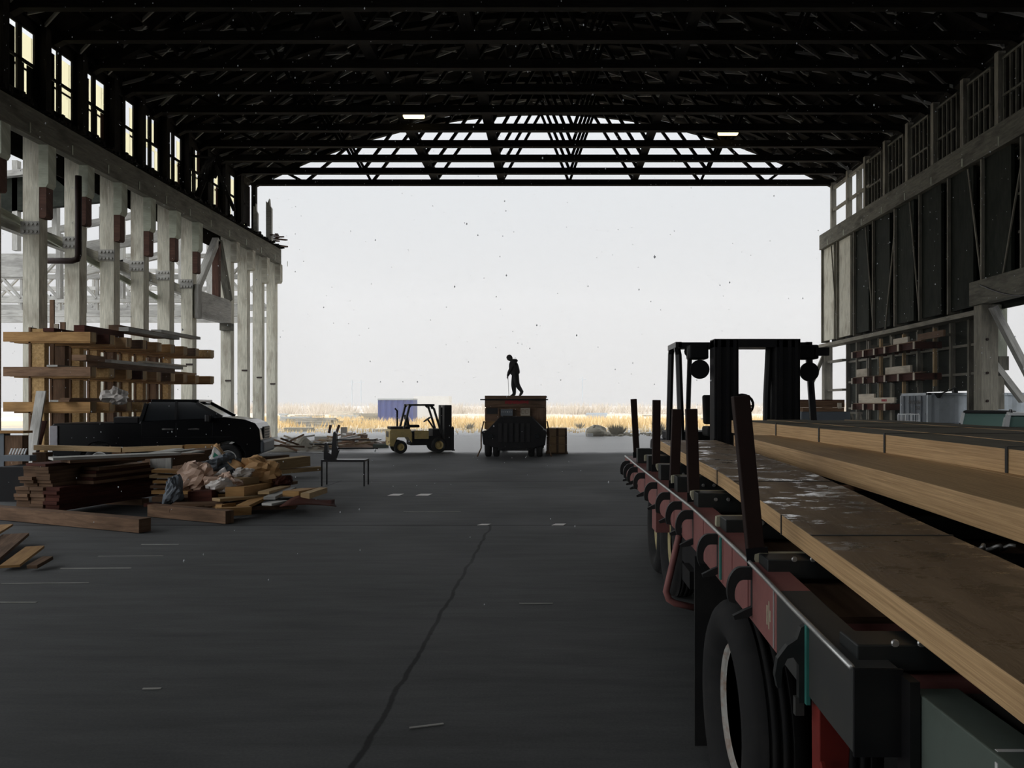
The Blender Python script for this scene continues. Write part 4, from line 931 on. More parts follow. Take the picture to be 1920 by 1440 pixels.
for tier,items in enumerate((((-13.7,21.2,24.9,.32,.05,'grey'),(-13.35,21.0,24.2,.30,.06,'old'),(-13.5,21.3,24.4,.28,.05,'old'),(-13.1,25.2,28.4,.3,.10,'red'),(-13.5,25.0,28.6,.3,.08,'old')),
                             ((-13.1,21.9,26.4,.28,.18,'old'),(-13.1,22.6,27.0,.26,.10,'grey'),(-13.45,23.4,28.8,.25,.12,'ply'),(-13.05,24.4,27.2,.24,.06,'pbd'),(-13.8,21.2,24.0,.3,.05,'grey'),(-13.12,21.3,22.2,.4,.16,'old')),
                             ((-13.3,21.6,23.6,.3,.22,'red'),(-13.4,23.5,26.2,.34,.2,'old'),(-13.05,23.4,26.6,.3,.12,'grey'),(-13.4,26.0,28.9,.35,.1,'grey'),(-13.9,21.2,23.2,.3,.1,'red')))):
    seen=[]
    for n,(x,a,b,w,h,mt) in enumerate(items):
        z=TZ[tier]
        for (u,v,lo,hi,top) in seen:
            if abs(x-u)<(w+v)/2 and not(b<lo or a>hi): z=max(z,top)
        seen.append((x,w,a,b,z+h))
        board((x,a,z+h/2),(x,b,z+h/2),w,h,mt,'%s board stored on the %s tier of the left rack, %s one laid'%({'grey':'grey weathered','old':'brown','red':'dark red','ply':'light brown','pbd':'pale'}[mt],POS[tier],ORD[n]),group='boards stored on the left rack')
def bag(name,px,py,Y,sx,sy,sz,mat,label,cat,seed,rz=0,tilt=0,amp=.30):
    """crumpled sack: a squashed ball with creases"""
    c=P(px,py,Y); R=Euler((0,tilt,rz)).to_matrix(); o=Vector((seed*3.7,seed*1.3,seed*.7))
    def fn(u,v):
        a=2*pi*u; b=pi*v-pi/2; d=Vector((cos(a)*cos(b),sin(a)*cos(b),sin(b)))
        k=1+amp*(2.2*MN.noise(d*1.3+o)+1.1*(.35-abs(MN.noise(d*2.6+o)))*2+.9*(.3-abs(MN.noise(d*5.2+o*2))))
        return tuple(c+R@Vector((d.x*sx*k,d.y*sy*k,max(-.7,d.z)*sz*k)))
    m=MB().grid(fn,22,13); o=m.build(name,M[mat],label=label,cat=cat,smooth=False)
    return o
bag('plastic_sack',218,744,21.9,.26,.3,.20,'bag','crumpled white sack on the lowest tier of the left rack','sack',5)
for x,y0,y1,w,mt,l in ((64,733,838,.26,'grey','wide grey plank leaning on the near rack post'),(70,790,838,.12,'red','short dark red plank leaning on the near rack post'),(98,562,640,.12,'old','tall brown stud standing up behind the near rack post'),(118,604,622,.14,'old','short brown stub on the top of the rack, beside the tall stud'),(106,607,622,.12,'pbd','short pale stub on the top of the rack')):
    Y=20.9 if mt in('grey','red') and x<80 else 21.9; zb=.0 if x<80 else (3.0 if x==98 else 3.9)
    MB().beam((PX(x,Y),Y-.25 if x<80 else Y,zb),(PX(x,Y),Y+(.3 if x<80 else 0),PZ(y0,Y)),w,.05,(0,1,0)).build('plank',M[mt],label=l,cat='plank')
# ---- dark stack of boards, ends towards the viewer
Cn=Vector((-8.1,12.6,0)); ax=Vector((.21,.98,0)).normalized(); cx=Vector((-.976,.21,0)).normalized()
random.seed(21)
def sboard(col,w0,w,z,h,L,off,mt,label,tw=0,group='boards of the dark stack'):
    a=(ax+cx*tw).normalized(); p=Cn+cx*(w0+w/2)+ax*off+Vector((0,0,z+h/2))
    MB().beam(p,p+a*L,w,h).build('board',M[mt],label=label,cat='board',group=group)
CN=('right','middle','left')
for c in range(3):
    z=.13
    for l in range(7):
        h=.056; sboard(c,c*.29+.005*random.random(),.27,z,h-.003,2.25+random.uniform(-.1,.15),random.uniform(-.03,.03),'red' if c==0 else 'old','board end in the dark stack, %s column, %s layer from the floor'%(CN[c],ORD[l])); z+=h
    if c==0: continue
    for l in range(6):
        h=.056; sboard(c,c*.29-.06+.005*random.random(),.27,z,h-.003,2.0+random.uniform(-.1,.4),random.uniform(.0,.12),'old','board end in the dark stack, %s column, %s layer from the top'%(CN[c],ORD[5-l])); z+=h
z=.13+7*.056
for l in range(5): sboard(0,-.12+.03*(l%2),.34,z,.052,1.6-.1*l,.6+.03*l,'red' if l%2 else 'old','wide dark board lying back on the right of the stack, %s one up'%ORD[l]); z+=.056
z=.13+13*.056
for l,(w0,w,L,off,tw,mt,d) in enumerate(((.3,.5,1.5,.1,-.2,'red','reddish'),(-.05,.42,2.3,.3,-.5,'old','brown'),(.15,.4,2.0,.2,-.7,'grey','grey'))):
    sboard(0,w0,w,z,.045,L,off,mt,'loose %s board lying askew on top of the dark stack'%d,tw); z+=.05
board(Vector((-9.3,12.75,.11)),Vector((-6.0,11.32,.11)),.20,.2,'old','long dark square timber on the floor in front of the dark board stack',cat='timber',name='timber')
board(Vector((-8.2,12.55,.05)),Vector((-8.95,12.75,.05)),.18,.12,'old','short bearer block under the dark stack',cat='timber',name='timber')
board(Vector((-7.65,14.45,.05)),Vector((-8.6,14.65,.05)),.18,.12,'old','rear bearer block under the dark stack',cat='timber',name='timber')
board(Vector((-6.75,12.95,.11)),Vector((-5.1,12.15,.11)),.16,.2,'old','dark square timber on the floor right of the dark board stack',cat='timber',name='timber')
# ---- heap of offcuts, sheets and sacks
def pl(a,b,Ya,Yb,w,h,mt,label,cat='board',name='board'):
    return board(P(*a,Ya),P(*b,Yb),w,h,mt,label,cat,'offcuts of the left heap' if cat=='board' else None,name)
pl((68,839),(231,843),17.2,17.0,.16,.11,'yel','long pale plank before the pickup, left end piece','plank','plank')
pl((233,843),(345,839),17.0,17.0,.16,.11,'yel','long pale plank before the pickup, middle piece','plank','plank')
pl((347,838),(412,837),17.0,17.2,.16,.10,'ply','long pale plank before the pickup, brownish right end piece','plank','plank')
for i,(a,b) in enumerate(((80,17.1),(228,17.05),(340,17.05),(405,17.15))):
    p=P(a,848,b); MB().bb(p.x-.15,p.x+.15,b-.12,b+.12,0,p.z).build('support_block',M['old'],label='block carrying the long pale planks, %s from the left'%ORD[i],cat='block',group='blocks under the long planks')
for i,(a,b,Ya,Yb,w,h,mt,l) in enumerate((
 ((284,866),(392,850),15.0,16.2,.55,.22,'old','thick brown board pile slab in the middle of the heap, under the pale boards'),
 ((288,850),(335,842),15.2,16.4,.22,.03,'grey','pale grey board, left of three lying on the heap behind the sacks'),
 ((310,848),(372,842),15.2,16.3,.22,.03,'grey','pale grey board, middle of three lying on the heap behind the sacks'),
 ((348,850),(400,842),15.3,16.3,.22,.03,'grey','pale grey board, right of three lying on the heap behind the sacks'),
 ((438,905),(512,896),14.0,15.6,.3,.16,'yel','upper of the two thick pale beams right of the sacks'),
 ((440,924),(514,911),13.5,15.2,.34,.2,'ply','lower of the two thick pale beams right of the sacks'),
 ((360,930),(404,928),13.5,13.5,.3,.18,'red','red painted board end in the middle of the heap'),
 ((405,937),(503,930),13.1,13.9,.25,.05,'yel','pale plank lying flat below the thick beams'),
 ((455,950),(520,920),12.9,14.4,.22,.05,'ply','brown plank slanting up to the right over the heap'),
 ((494,924),(535,913),13.6,14.7,.2,.05,'yel','upper pale slat on the right of the heap'),
 ((505,934),(545,916),13.3,14.6,.2,.05,'grey','grey slat on the right of the heap'),
 ((500,946),(530,940),13.0,13.4,.2,.04,'grey','short grey slat at the right foot of the heap'),
 ((545,926),(580,920),13.6,14.4,.3,.1,'ply','left one of the two brown pieces at the right end of the heap'),
 ((572,930),(606,919),13.5,14.5,.16,.10,'yel','right one of the two pieces at the right end of the heap'),
 ((325,946),(420,944),13.0,13.2,.3,.05,'old','wide brown plank low at the front of the heap'),
 ((315,957),(480,938),12.7,13.6,.16,.05,'old','long dark slat slanting across the front of the heap'),
 ((405,960),(470,957),12.5,12.8,.14,.13,'ply','short brown block at the front foot of the heap'),
 ((290,882),(353,884),14.2,14.3,.35,.05,'ply','short orange-brown offcut, topmost of the small pile'),
 ((286,892),(350,894),14.1,14.2,.35,.05,'yel','short pale offcut, second of the small pile'),
 ((292,902),(352,903),14.0,14.1,.35,.05,'ply','short orange-brown offcut, third of the small pile'),
 ((288,911),(360,912),13.9,14.0,.35,.05,'old','short brown offcut, fourth of the small pile'),
 ((290,921),(358,922),13.8,13.9,.35,.06,'ply','short brown offcut, fifth of the small pile'),
 ((292,934),(362,935),13.5,13.6,.4,.08,'old','short brown offcut, lowest of the small pile'),
 ((498,873),(574,864),19.3,20.3,.35,.26,'yel','pale beam lying beyond the heap near the pickup nose'),
 ((520,885),(602,878),19.5,20.2,.25,.10,'yel','low pale plank lying beyond the heap near the bench'),
 ((462,862),(540,856),21.0,21.6,.3,.1,'old','brown plank under the pickup nose'))):
    pl(a,b,Ya,Yb,w,h,mt,l)
# low filling boards that carry the heap
random.seed(5)
for i in range(26):
    x=random.uniform(-7.0,-4.9); y=13.2+random.uniform(0,3.0); t_=random.uniform(-.5,.5); L=random.uniform(.5,1.1); z=.04+.12*(i//6)*.9*max(0,1-abs(x+6)/1.6)
    d=Vector((cos(t_),sin(t_),0))*L/2; c=Vector((x,y,z+.03))
    board(c-d,c+d,random.uniform(.15,.3),.06,random.choice(('old','ply','red','old')),'brown or dark red offcut lying jumbled low in the left heap',group='jumbled offcuts low in the left heap')
pp=board(P(283,876,14.9),P(322,876,14.9),.05,.42,'grey','square grey-brown panel standing in the heap','panel',None,'panel')
bag('paper_sack',364,897,14.0,.24,.2,.30,'bagp','peach coloured plastic sack bulging left in the heap','sack',1,tilt=.5)
bag('plastic_sheet',420,903,13.9,.30,.2,.13,'bagp','peach coloured plastic sheet crumpled before the thick beams','sheet',2)
bag('plastic_sack',415,868,15.0,.30,.25,.17,'contd','dark grey sack behind the white sheet in the heap','sack',3)
bag('plastic_sheet',420,912,13.7,.20,.18,.13,'bag','white plastic sheet crumpled low among the peach sheets','sheet',12)
bag('plastic_sack',456,889,14.6,.17,.17,.10,'bag','small white sack beside the orange kraft sack','sack',4)
bag('kraft_sack',492,882,14.9,.32,.22,.22,'bago','orange kraft paper sack on the right of the heap','sack',6,tilt=.3)
bag('dark_sack',527,905,14.9,.17,.2,.12,'red','small dark red sack at the right of the heap','sack',8)
bag('plastic_sack',325,924,13.2,.13,.13,.2,'contd','small dark sack with a white tie left in the heap','sack',9)
bag('plastic_sheet',448,940,13.6,.12,.1,.05,'bag','tiny white scrap of film on the planks','sheet',10)
bag('plastic_sheet',385,962,12.9,.10,.08,.05,'bag','small white scrap of film on the dark front timber','sheet',14)
def sheet(name,pts,Ys,mat,label,seed,amp=.04,n=8):
    q=[P(*p,Y) for p,Y in zip(pts,Ys)]; r=random.Random(seed); a,b=r.uniform(3,7),r.uniform(3,7)
    fn=lambda u,v: tuple((q[0]*(1-u)+q[1]*u)*(1-v)+(q[3]*(1-u)+q[2]*u)*v+Vector((0,amp*sin(a*u+2*v),amp*sin(b*v+a*u*.7))))
    return MB().grid(fn,n,n).build(name,M[mat],label=label,cat='sheet',smooth=True,solid=.01)
sheet('paper_sheet',((400,836),(408,834),(462,878),(440,880)),(15.2,15.3,14.8,14.6),'bago','orange-brown stiff paper sheet sloping down beside the printed bag',1)
sh=sheet('printed_bag',((401,837),(425,860),(418,868),(391,862)),(15.0,15.0,14.9,14.9),'bag','white bag with a green print standing up in the heap',2,.02)
wpart(MB().add([P(402,848,14.9),P(417,861,14.9),P(413,864,14.9),P(399,857,14.9)],[(0,1,2,3)]),'green_print',M['dgreen'],sh,solid=.004)
sheet('plastic_sheet',((400,893),(422,876),(433,891),(420,894)),(14.2,14.2,14.2,14.0),'bag','white pointed plastic sheet sticking up in the heap',3,.02)
sheet('tarpaulin',((524,950),(560,930),(628,936),(630,949)),(13.0,13.6,13.6,13.2),'red','dark red tarpaulin lying at the right foot of the heap',4,.03)
# near-left scraps
for i,(a,b,Ya,Yb,w,h,mt,l) in enumerate((((18,1062),(66,1026),8.75,9.6,.2,.03,'ply','pale channel-shaped scrap board lying lower left, middle one'),((60,1063),(90,1046),8.72,9.0,.12,.04,'old','small brown scrap at the right end of the lower left scraps'),((-40,1060),(30,1003),8.8,10.4,.3,.04,'old','wide brown scrap board at the lower left picture edge'),((-30,1010),(12,985),9.9,11.0,.16,.03,'ply','thin brown board on the left edge above the wide scrap'),((-30,968),(26,966),13.0,13.0,.18,.1,'ply','brown plank end at the left edge beside the dark stack'))):
    o=pl(a,b,Ya,Yb,w,h,mt,l,'scrap board','scrap_board')
for i,(px0,px1,py,Y,dz,l) in enumerate(((0,52,812,16.5,.05,'brown plank top of a trestle at the left edge'),)):
    t=thing('trestle','low trestle with a brown plank top at the left picture edge','trestle',(PX(22,Y),Y,0)); z=PZ(py,Y)
    MB().bb(-.55,.35,-.15,.15,z,z+.05).build('trestle_top',M['ply'],t); MB().bb(-.45,-.1,-.1,.1,0,z).build('trestle_block',M['contd'],t); MB().bb(-.1,.28,-.08,.12,.1,z-.05).build('trestle_panel',M['old'],t); MB().bb(-.1,.28,-.10,.12,0,.1).build('red_base',M['redp'],t)
for i in range(6):
    p=P(18+5.5*i,852,15.5); MB().beam(p,p+Vector((.05,.0,.12)),.03,.02).build('rebar_stub',M['white'],label='row of small white pegs at the left edge, %s from the left'%ORD[i],cat='peg',group='white pegs at the left edge')
pgb=MB().bb(PX(8,15.5),PX(62,15.5),15.4,15.6,PZ(853,15.5)-.12,PZ(853,15.5)-.005).build('peg_rail',M['contd'],label='dark rail carrying the white pegs at the left edge',cat='rail')
MB().bb(PX(0,15.0),PX(170,15.2),14.9,15.6,0,PZ(872,15.4)).build('dark_pallet',M['blackm'],label='dark pallet mass behind the board stack at the left',cat='pallet')
# ---- bench with a clamp tool
by=17.9; x0,x1=PX(607,by),PX(688,by); zt=PZ(861,by)
t=thing('metal_bench','thin-legged black metal bench standing on the floor right of the heap','bench',((x0+x1)/2,by,0)); hw=(x1-x0)/2
MB().bb(-hw,hw,-.22,.22,zt-.045,zt).build('bench_top',M['black'],t)
for s in (-1,1):
    for y in (-.2,.2): MB().bb(s*hw-(.03 if s>0 else 0),s*hw+(.03 if s<0 else 0),y-.016,y+.016,0,zt-.045).build('leg',M['black'],t)
t=thing('clamp_tool','black tool with two pointed uprights standing on the metal bench','tool',(PX(622,by),by,zt)); k=by/FPX
MB().prism([(-.17,0),(-.17,.16),(-.15,.37),(-.12,.39),(-.09,.36),(-.07,.16),(.0,.12),(.02,0)],'y',-.06,.06).build('short_upright',M['black'],t)
MB().prism([(0,0),(.02,.35),(.05,.62),(.085,.65),(.12,.60),(.13,.3),(.17,.2),(.13,.1),(.1,0)],'y',-.06,.06).build('tall_upright',M['black'],t)
for z,a,b in ((.45,.1,1.03),(.25,.1,1.08),(.35,-.40,.05)): MB().cyl((a,.0,z),(b,.0,z),.016,6).build('clamp_bar',M['black'],t)
# ---- small paper scraps on the floor
for i,(px,py,w,d,l) in enumerate(((740,928,.24,.3,'left of the pair beyond the dark joint'),(793,928,.26,.3,'right of the pair beyond the dark joint'),(905,984,.16,.12,'left one lying on the floor joint'),(1045,984,.18,.16,'right one lying on the floor joint'))):
    Y=GY(py); x=PX(px,Y); MB().add([(x-w/2,Y-d/2,.004),(x+w/2,Y-d/2,.004),(x+w/2+.05,Y+d/2,.006),(x-w/2+.06,Y+d/2,.006)],[(0,1,2,3)]).build('paper_scrap',M['bag'],label='small white paper scrap on the floor, '+l,cat='paper scrap',group='paper scraps on the floor',solid=.004)
for i,(px,py,L,a) in enumerate(((810,960,1.0,.02),(300,1021,.5,.0),(245,1043,.8,.02),(180,1066,.8,.03),(85,1094,.9,.05),(20,1130,.5,.0),(1005,1132,.32,.0),(800,1362,.2,.3),(285,1292,.12,.05),(1340,905,.1,0))):
    if px==1340: continue
    Y=GY(py); x=PX(px,Y); MB().beam((x-L/2*cos(a),Y-L/2*sin(a),.004),(x+L/2*cos(a),Y+L/2*sin(a),.004),.018,.005).build('wood_sliver',M['grey'],label='thin pale wood sliver lying on the open floor',cat='sliver',group='pale slivers on the floor')
# ================================================================ right: rack, container, stacks
rr=thing('wall_rack','timber arm rack fixed along the lower right wall, dark brown boards on its arms','wall rack',(15.3,33,0))
for i,Y in enumerate((36.9,35.6,34.4,33.3,32.0,30.6)):
    wpart(MB().bb(15.2,15.32,Y-.06,Y+.06,0 if Y>33 else 2.6,4.9),'rack_post',M['yel'] if i%2 else M['stud'],rr)
    wpart(MB().bb(15.32,15.9,Y-.04,Y+.04,4.6,4.7),'tie_piece',M['stud'],rr)
    for z in (1.62,2.86,4.1):
        if z<2.6 and Y<33: continue
        a_=wpart(MB().bb(14.43,15.5,Y-.06,Y+.06,z,z+.27),'rack_arm',M['red'],rr); wpart(MB().bb(14.40,14.43,Y-.07,Y+.06,z-.02,z+.27),'end_grain',M['pbd'],a_,label='pale end of the arm')
random.seed(9)
for z,ys,l in ((4.1,(36.98,30.2),'top'),(2.86,(36.98,30.2),'middle'),(1.62,(36.98,33.4),'lowest')):
    MB().bb(14.52,14.72,ys[1],ys[0],z+.275,z+.31).build('long_board',M['old'],label='long dark board lying on the %s arms of the right wall rack'%l,cat='board')
    cuts=[36.84,35.66,34.46,33.36,32.06,30.66]
    fb=MB()
    for a,b in zip(cuts,cuts[1:]):
        if b>=ys[1]-.3: fb.bb(14.56,14.62,b+.07 if b<35.5 else b,a-.07,z,z+.26)
    wpart(fb,'fascia_boards',M['red'],rr)
for (a,b,Y,h,mt,l) in (((1676,641),(1703,638),32.3,.24,'pbd','pale board on the top arms of the right wall rack'),((1722,640),(1770,632),30.6,.25,'old','brown board high on the near end of the right wall rack'),((1607,701),(1627,701),36.6,.36,'pbd','pale block on the far end of the middle arms of the right rack'),((1661,697),(1708,692),32.2,.30,'pbd','pale board on the middle arms of the right rack'),((1611,752),(1640,752),36.0,.42,'pbd','taller pale board on the lowest arms of the right rack'),((1640,754),(1678,753),34.4,.24,'pbd','lower pale board with a red mark on the lowest arms of the right rack')):
    x=14.62; Ya=FPX*x/(a[0]-CX); Yb=FPX*x/(b[0]-CX); zb={True:4.1,False:2.86}[a[1]<660] if a[1]<720 else 1.62
    o=MB().bb(x-.03,x+.06,Ya,Yb,zb+.315,zb+.315+h).build('board',M[mt],label=l,cat='board',group='boards on the right wall rack')
    if 'red mark' in l: wpart(MB().bb(x-.034,x-.03,(Ya+Yb)/2-.3,(Ya+Yb)/2+.25,zb+.38,zb+.48),'red_mark',M['redm'],o)
# container
ct=thing('shipping_container','pale blue-grey shipping container poking in under the right wall','container',(18.2,31.25,0)); CXl,CXr,CYn,CYf=-3.5,3.5,-1.2,1.2; CH_=2.33
m=MB(); n=44; pts=[]
for i in range(n+1):
    x=CXl+.15+(7-.3)*i/n; d=0 if (i//2)%2 else .045; pts.append((x,CYn+.02+d))
front=pts; poly=front+[(CXr-.15,CYf-.05),(CXl+.15,CYf-.05)]
m.prism(poly,'z',.15,CH_-.1); m.build('corrugated_wall',M['cont'],ct)
m=MB().bb(CXl,CXr,CYn,CYf,CH_-.1,CH_).bb(CXl,CXr,CYn,CYf,.02,.15)
for x in (CXl+.08,CXr-.08):
    for y in (CYn+.07,CYf-.07): m.bb(x-.08,x+.08,y-.07,y+.07,.02,CH_)
m.build('container_frame',M['cont'],ct,bevel=.01)
dr=MB().bb(CXl-.01,CXl+.05,CYn+.12,CYf-.12,.15,CH_-.1).build('door',M['contd'],ct,label='slate grey end doors')
m=MB()
for y in (-.75,-.25,.25,.75): m.cyl((CXl-.04,y,.2),(CXl-.04,y,CH_-.12),.025,8)
m.bb(CXl-.03,CXl-.01,-.01,.01,.15,CH_-.1)
for z in (.9,1.5): m.bb(CXl-.03,CXl-.01,CYn+.15,CYf-.15,z-.015,z+.015)
m.build('locking_bar',M['contd'],dr)
def text(s,size,loc,rot,mat,par,name='lettering'):
    cu=bpy.data.curves.new(name,'FONT'); cu.body=s; cu.size=size; cu.extrude=.004; cu.align_x='CENTER'; cu.align_y='CENTER'
    q=bpy.data.objects.new(name+'_outline',cu); C.objects.link(q); dg=bpy.context.evaluated_depsgraph_get(); me=bpy.data.meshes.new_from_object(q.evaluated_get(dg)); bpy.data.objects.remove(q)
    o=bpy.data.objects.new(name,me); C.objects.link(o); o.location=loc; o.rotation_euler=rot; o.parent=par; me.materials.clear(); me.materials.append(mat); return o
text('788 214498 5',.22,(CXl-.05,-.25,1.95),(pi/2,0,-pi/2),M['railgrey'],dr); text('22G1',.22,(CXl-.05,-.45,1.72),(pi/2,0,-pi/2),M['railgrey'],dr)
t=thing('clamp_lamp','small dark lamp on a slanting arm over the container edge','lamp',(15.35,30.0,CH_))
MB().lathe([(0,-.1),(.06,-.08),(.17,.1),(0,.1)],(-.3,-.12,-.12),'z',14).build('lamp_head',M['bunk'],t); MB().beam((-.25,-.1,-.05),(.45,.0,.2),.04,.04).build('lamp_arm',M['bunk'],t); MB().bb(.35,.5,-.02,.15,-.01,.2).build('clamp',M['bunk'],t)
# wire cage trolley
t=thing('wire_trolley','white wire cage trolley before the container doors','trolley',(PX(1705,27.2),27.2,0)); m=MB()
for x in (-.27,.2):
    for y in (-.3,.3): m.tube([(x,y,.12),(x,y,1.5),(x+.03 if x<0 else x-.03,y,1.55)],.018,6)
for z in (.35,1.53):
    m.tube([(-.27,-.3,z),(.2,-.3,z),(.2,.3,z),(-.27,.3,z),(-.27,-.3,z)],.014,6)
m.build('trolley_frame',M['white'],t)
m=MB()
for i in range(1,6): m.tube([(-.27+.47*i/6,-.3,.35),(-.27+.47*i/6,-.3,1.53)],.007,4); m.tube([(-.27,-.3+.6*i/6,.35),(-.27,-.3+.6*i/6,1.53)],.007,4)
for z in (.6,.85,1.1,1.3): m.tube([(-.27,-.3,z),(.2,-.3,z)],.007,4)
m.build('wire_grid',M['white'],t)
m=MB()
for x in (-.25,.18):
    for y in (-.28,.28): m.cyl((x-.02,y,.06),(x+.02,y,.06),.06,12)
m.build('caster',M['rubber'],t)
# timber bundle behind the black forklift
MB().bb(PX(1500,19.6),PX(1592,19.6),19.5,20.7,.1,1.70).build('wrapped_bundle',M['contd'],label='large dark wrapped bundle right of the black forklift, brown timbers on top',cat='bundle',bevel=.03)
for i,x in enumerate((6.6,7.4)): MB().bb(x-.06,x+.06,19.5,20.7,0,.1).build('bearer',M['old'],label='bearer under the dark wrapped bundle, %s from the left'%ORD[i],cat='block',group='bearers under the bundle')
for i,(a,b,z,h,d,mt) in enumerate(((1503,1580,1.703,.1,19.5,'old'),(1498,1582,1.806,.17,19.55,'old'),(1500,1592,1.806,.2,19.9,'red'))):
    MB().bb(PX(a,19.6),PX(b,19.6),d,d+.28,z,z+h).build('timber',M[mt],label='brown timber on the dark bundle behind the black forklift, %s'%('thin lower one','front upper one','rear upper one')[i],cat='timber',group='timbers on the dark bundle')
MB().bb(PX(1571,19.5),PX(1577,19.5),19.47,19.54,1.78,1.92).build('paper_tag',M['pbd'],label='pale tag on the end of the brown timbers behind the forklift',cat='tag')
MB().bb(PX(1441,19.5),PX(1455,19.5),19.4,19.7,0,1.75).build('upright_panel',M['grey'],label='narrow grey upright between the masts of the black forklift',cat='panel')
t=thing('sawhorse','A-frame sawhorse standing left of the container','sawhorse',(PX(1603,30),30,0))
MB().bb(-.1,.1,-.5,.5,1.5,1.58).build('top_rail',M['stud'],t)
for s in (-1,1):
    for y in (-.4,.4): MB().beam((s*.04,y,1.5),(s*.36,y,0),.07,.05,(0,1,0)).build('leg',M['stud'],t)
# ================================================================ outside
bc=thing('shipping_container','blue shipping container far out in the yard, left of the yellow forklift','container',(PX(746,77.5),77.5,-.03))
m=MB(); w=1.75; pts=[]
for i in range(25): pts.append((-w+2*w*i/24,-1.2+(.05 if (i//2)%2 else 0)))
m.prism(pts+[(w,1.2),(-w,1.2)],'z',.1,2.4); m.build('corrugated_wall',M['bluec'],bc); MB().bb(-w-.02,w+.02,-1.25,1.25,2.3,2.44).build('top_frame',M['cont'],bc); MB().bb(-w-.02,w+.02,-1.25,1.25,0,.12).build('bottom_frame',M['cont'],bc)
wc=thing('shipping_container','white container beyond the blue one in the yard','container',(PX(812,84),84,-.03))
MB().bb(-1.9,1.9,-1.2,1.2,.1,2.75).build('corrugated_wall',M['white'],wc); MB().bb(-1.92,1.92,-1.22,1.22,0,.12).build('bottom_frame',M['cont'],wc)
random.seed(31)
for i,(px,py,w,h,mt,l) in enumerate(((607,830,32,13,'grey','grey crate full of scraps behind the bench'),(672,829,28,15,'old','brown crate in the scrap heap right of the bench tool'),(700,792,95,5,'grey','long low grey stack far out before the blue container'),(610,783,110,4,'grey','long low stack far out in the yard'),(690,779,28,8,'sage','dark low bush shape far left of the blue container'),(560,808,60,7,'sage','low dark heap in the dry grass left'),(740,808,80,4,'pbd','pale stack of boards in the dry grass before the blue container'),(585,797,70,5,'old','low brown stack beyond the scrap heap'))):
    Y=GY(py) if py>785 else 78; x=PX(px,Y); ww=w*Y/FPX; hh=h*Y/FPX
    m=MB(); n=max(2,int(hh/.12))
    for j in range(n): m.bb(x-ww/2+random.uniform(0,.1)*ww,x+ww/2-random.uniform(0,.1)*ww,Y-.3,Y+.5,-.03+hh*j/n,-.03+hh*(j+1)/n)
    m.build('board_stack',M[mt],label=l,cat='stack')
MB().beam(P(617,812,36),P(620,797,36),.10,.10,(0,1,0)).build('leaning_stake',M['rust'],label='left of two brown stakes crossing like a V in the scrap heap',cat='stake')
MB().beam(P(630,814,36),P(636,797,36),.10,.10,(0,1,0)).build('leaning_stake',M['rust'],label='right of two brown stakes crossing like a V in the scrap heap',cat='stake')
MB().bb(PX(640,35.5),PX(650,35.5),35.4,35.6,0,PZ(801,35.5)).build('upright_slab',M['grey'],label='upright grey slab in the scrap heap',cat='slab')
MB().bb(PX(650,35),PX(661,35),34.9,35.1,0,PZ(811,35)).build('white_sheet',M['bag'],label='upright white sheet in the scrap heap beside the grey slab',cat='sheet')
for i in range(46):
    px=random.uniform(585,725); Y=random.uniform(32.0,36.5); L=random.uniform(.4,1.8); a=random.uniform(-.5,.5); x=PX(px,Y); z=.05+random.uniform(0,.5)*max(0,1-abs(px-650)/75)
    dz=random.uniform(-.12,.12); p=Vector((x-L/2*cos(a),Y-L/2*sin(a),max(.04,z-dz))); q=Vector((x+L/2*cos(a),Y+L/2*sin(a),max(.04,z+dz)))
    board(p,q,random.uniform(.08,.2),.06,random.choice(('pbd','old','pbd','yel','pbd','white')),'pale or brown scrap board in the jumbled heap between bench and yellow forklift',cat='scrap board',group='scrap boards in the heap behind the bench',name='scrap_board')
for i in range(26):
    px=random.uniform(516,592); Y=random.uniform(29.5,33); L=random.uniform(.5,1.8); a=random.uniform(-.6,.6); x=PX(px,Y); z=random.uniform(.05,.55)*max(.2,1-abs(px-555)/45)
    dz=random.uniform(-.3,.3); p=Vector((x-L/2*cos(a),Y-L/2*sin(a),max(.04,z-dz))); q=Vector((x+L/2*cos(a),Y+L/2*sin(a),max(.04,z+dz)))
    board(p,q,.08,.07,random.choice(('grey','pbd','old')),'grey stick in the tangled heap between pickup nose and bench',cat='stick',group='sticks in the tangled heap by the pickup',name='stick')
MB().grid(lambda u,v:(PX(514,31)+1.75*u,30+2.6*v,.02+.42*sin(pi*u)*sin(pi*v)*(1+.4*sin(9*u+4*v))),16,12).build('chip_heap',M['sage'],label='low grey heap of chips under the tangled sticks by the pickup nose',cat='heap',kind='stuff')
MB().grid(lambda u,v:(PX(588,34)+3.0*u,33+3.4*v,.02+.36*sin(pi*u)*sin(pi*v)*(1+.4*sin(11*u+5*v))),16,12).build('chip_heap',M['old'],label='low brown heap of chips under the scrap boards behind the bench',cat='heap',kind='stuff')
for i in range(26):
    Y=random.uniform(62,118); x=PX(random.choice((random.uniform(525,710),random.uniform(525,710),random.uniform(1040,1500))),Y); L=random.uniform(1.0,4.5); n=random.randint(1,4); m=MB()
    for j in range(n): m.bb(x-L/2+random.uniform(0,.3),x+L/2-random.uniform(0,.3),Y-.4,Y+.4,-.03+.2*j,.15+.2*j)
    m.build('board_stack',M[random.choice(('grey','pbd','sage','cont','grey'))],label='low far stack of boards lying in the dry yard grass',cat='stack',group='far low stacks in the yard')
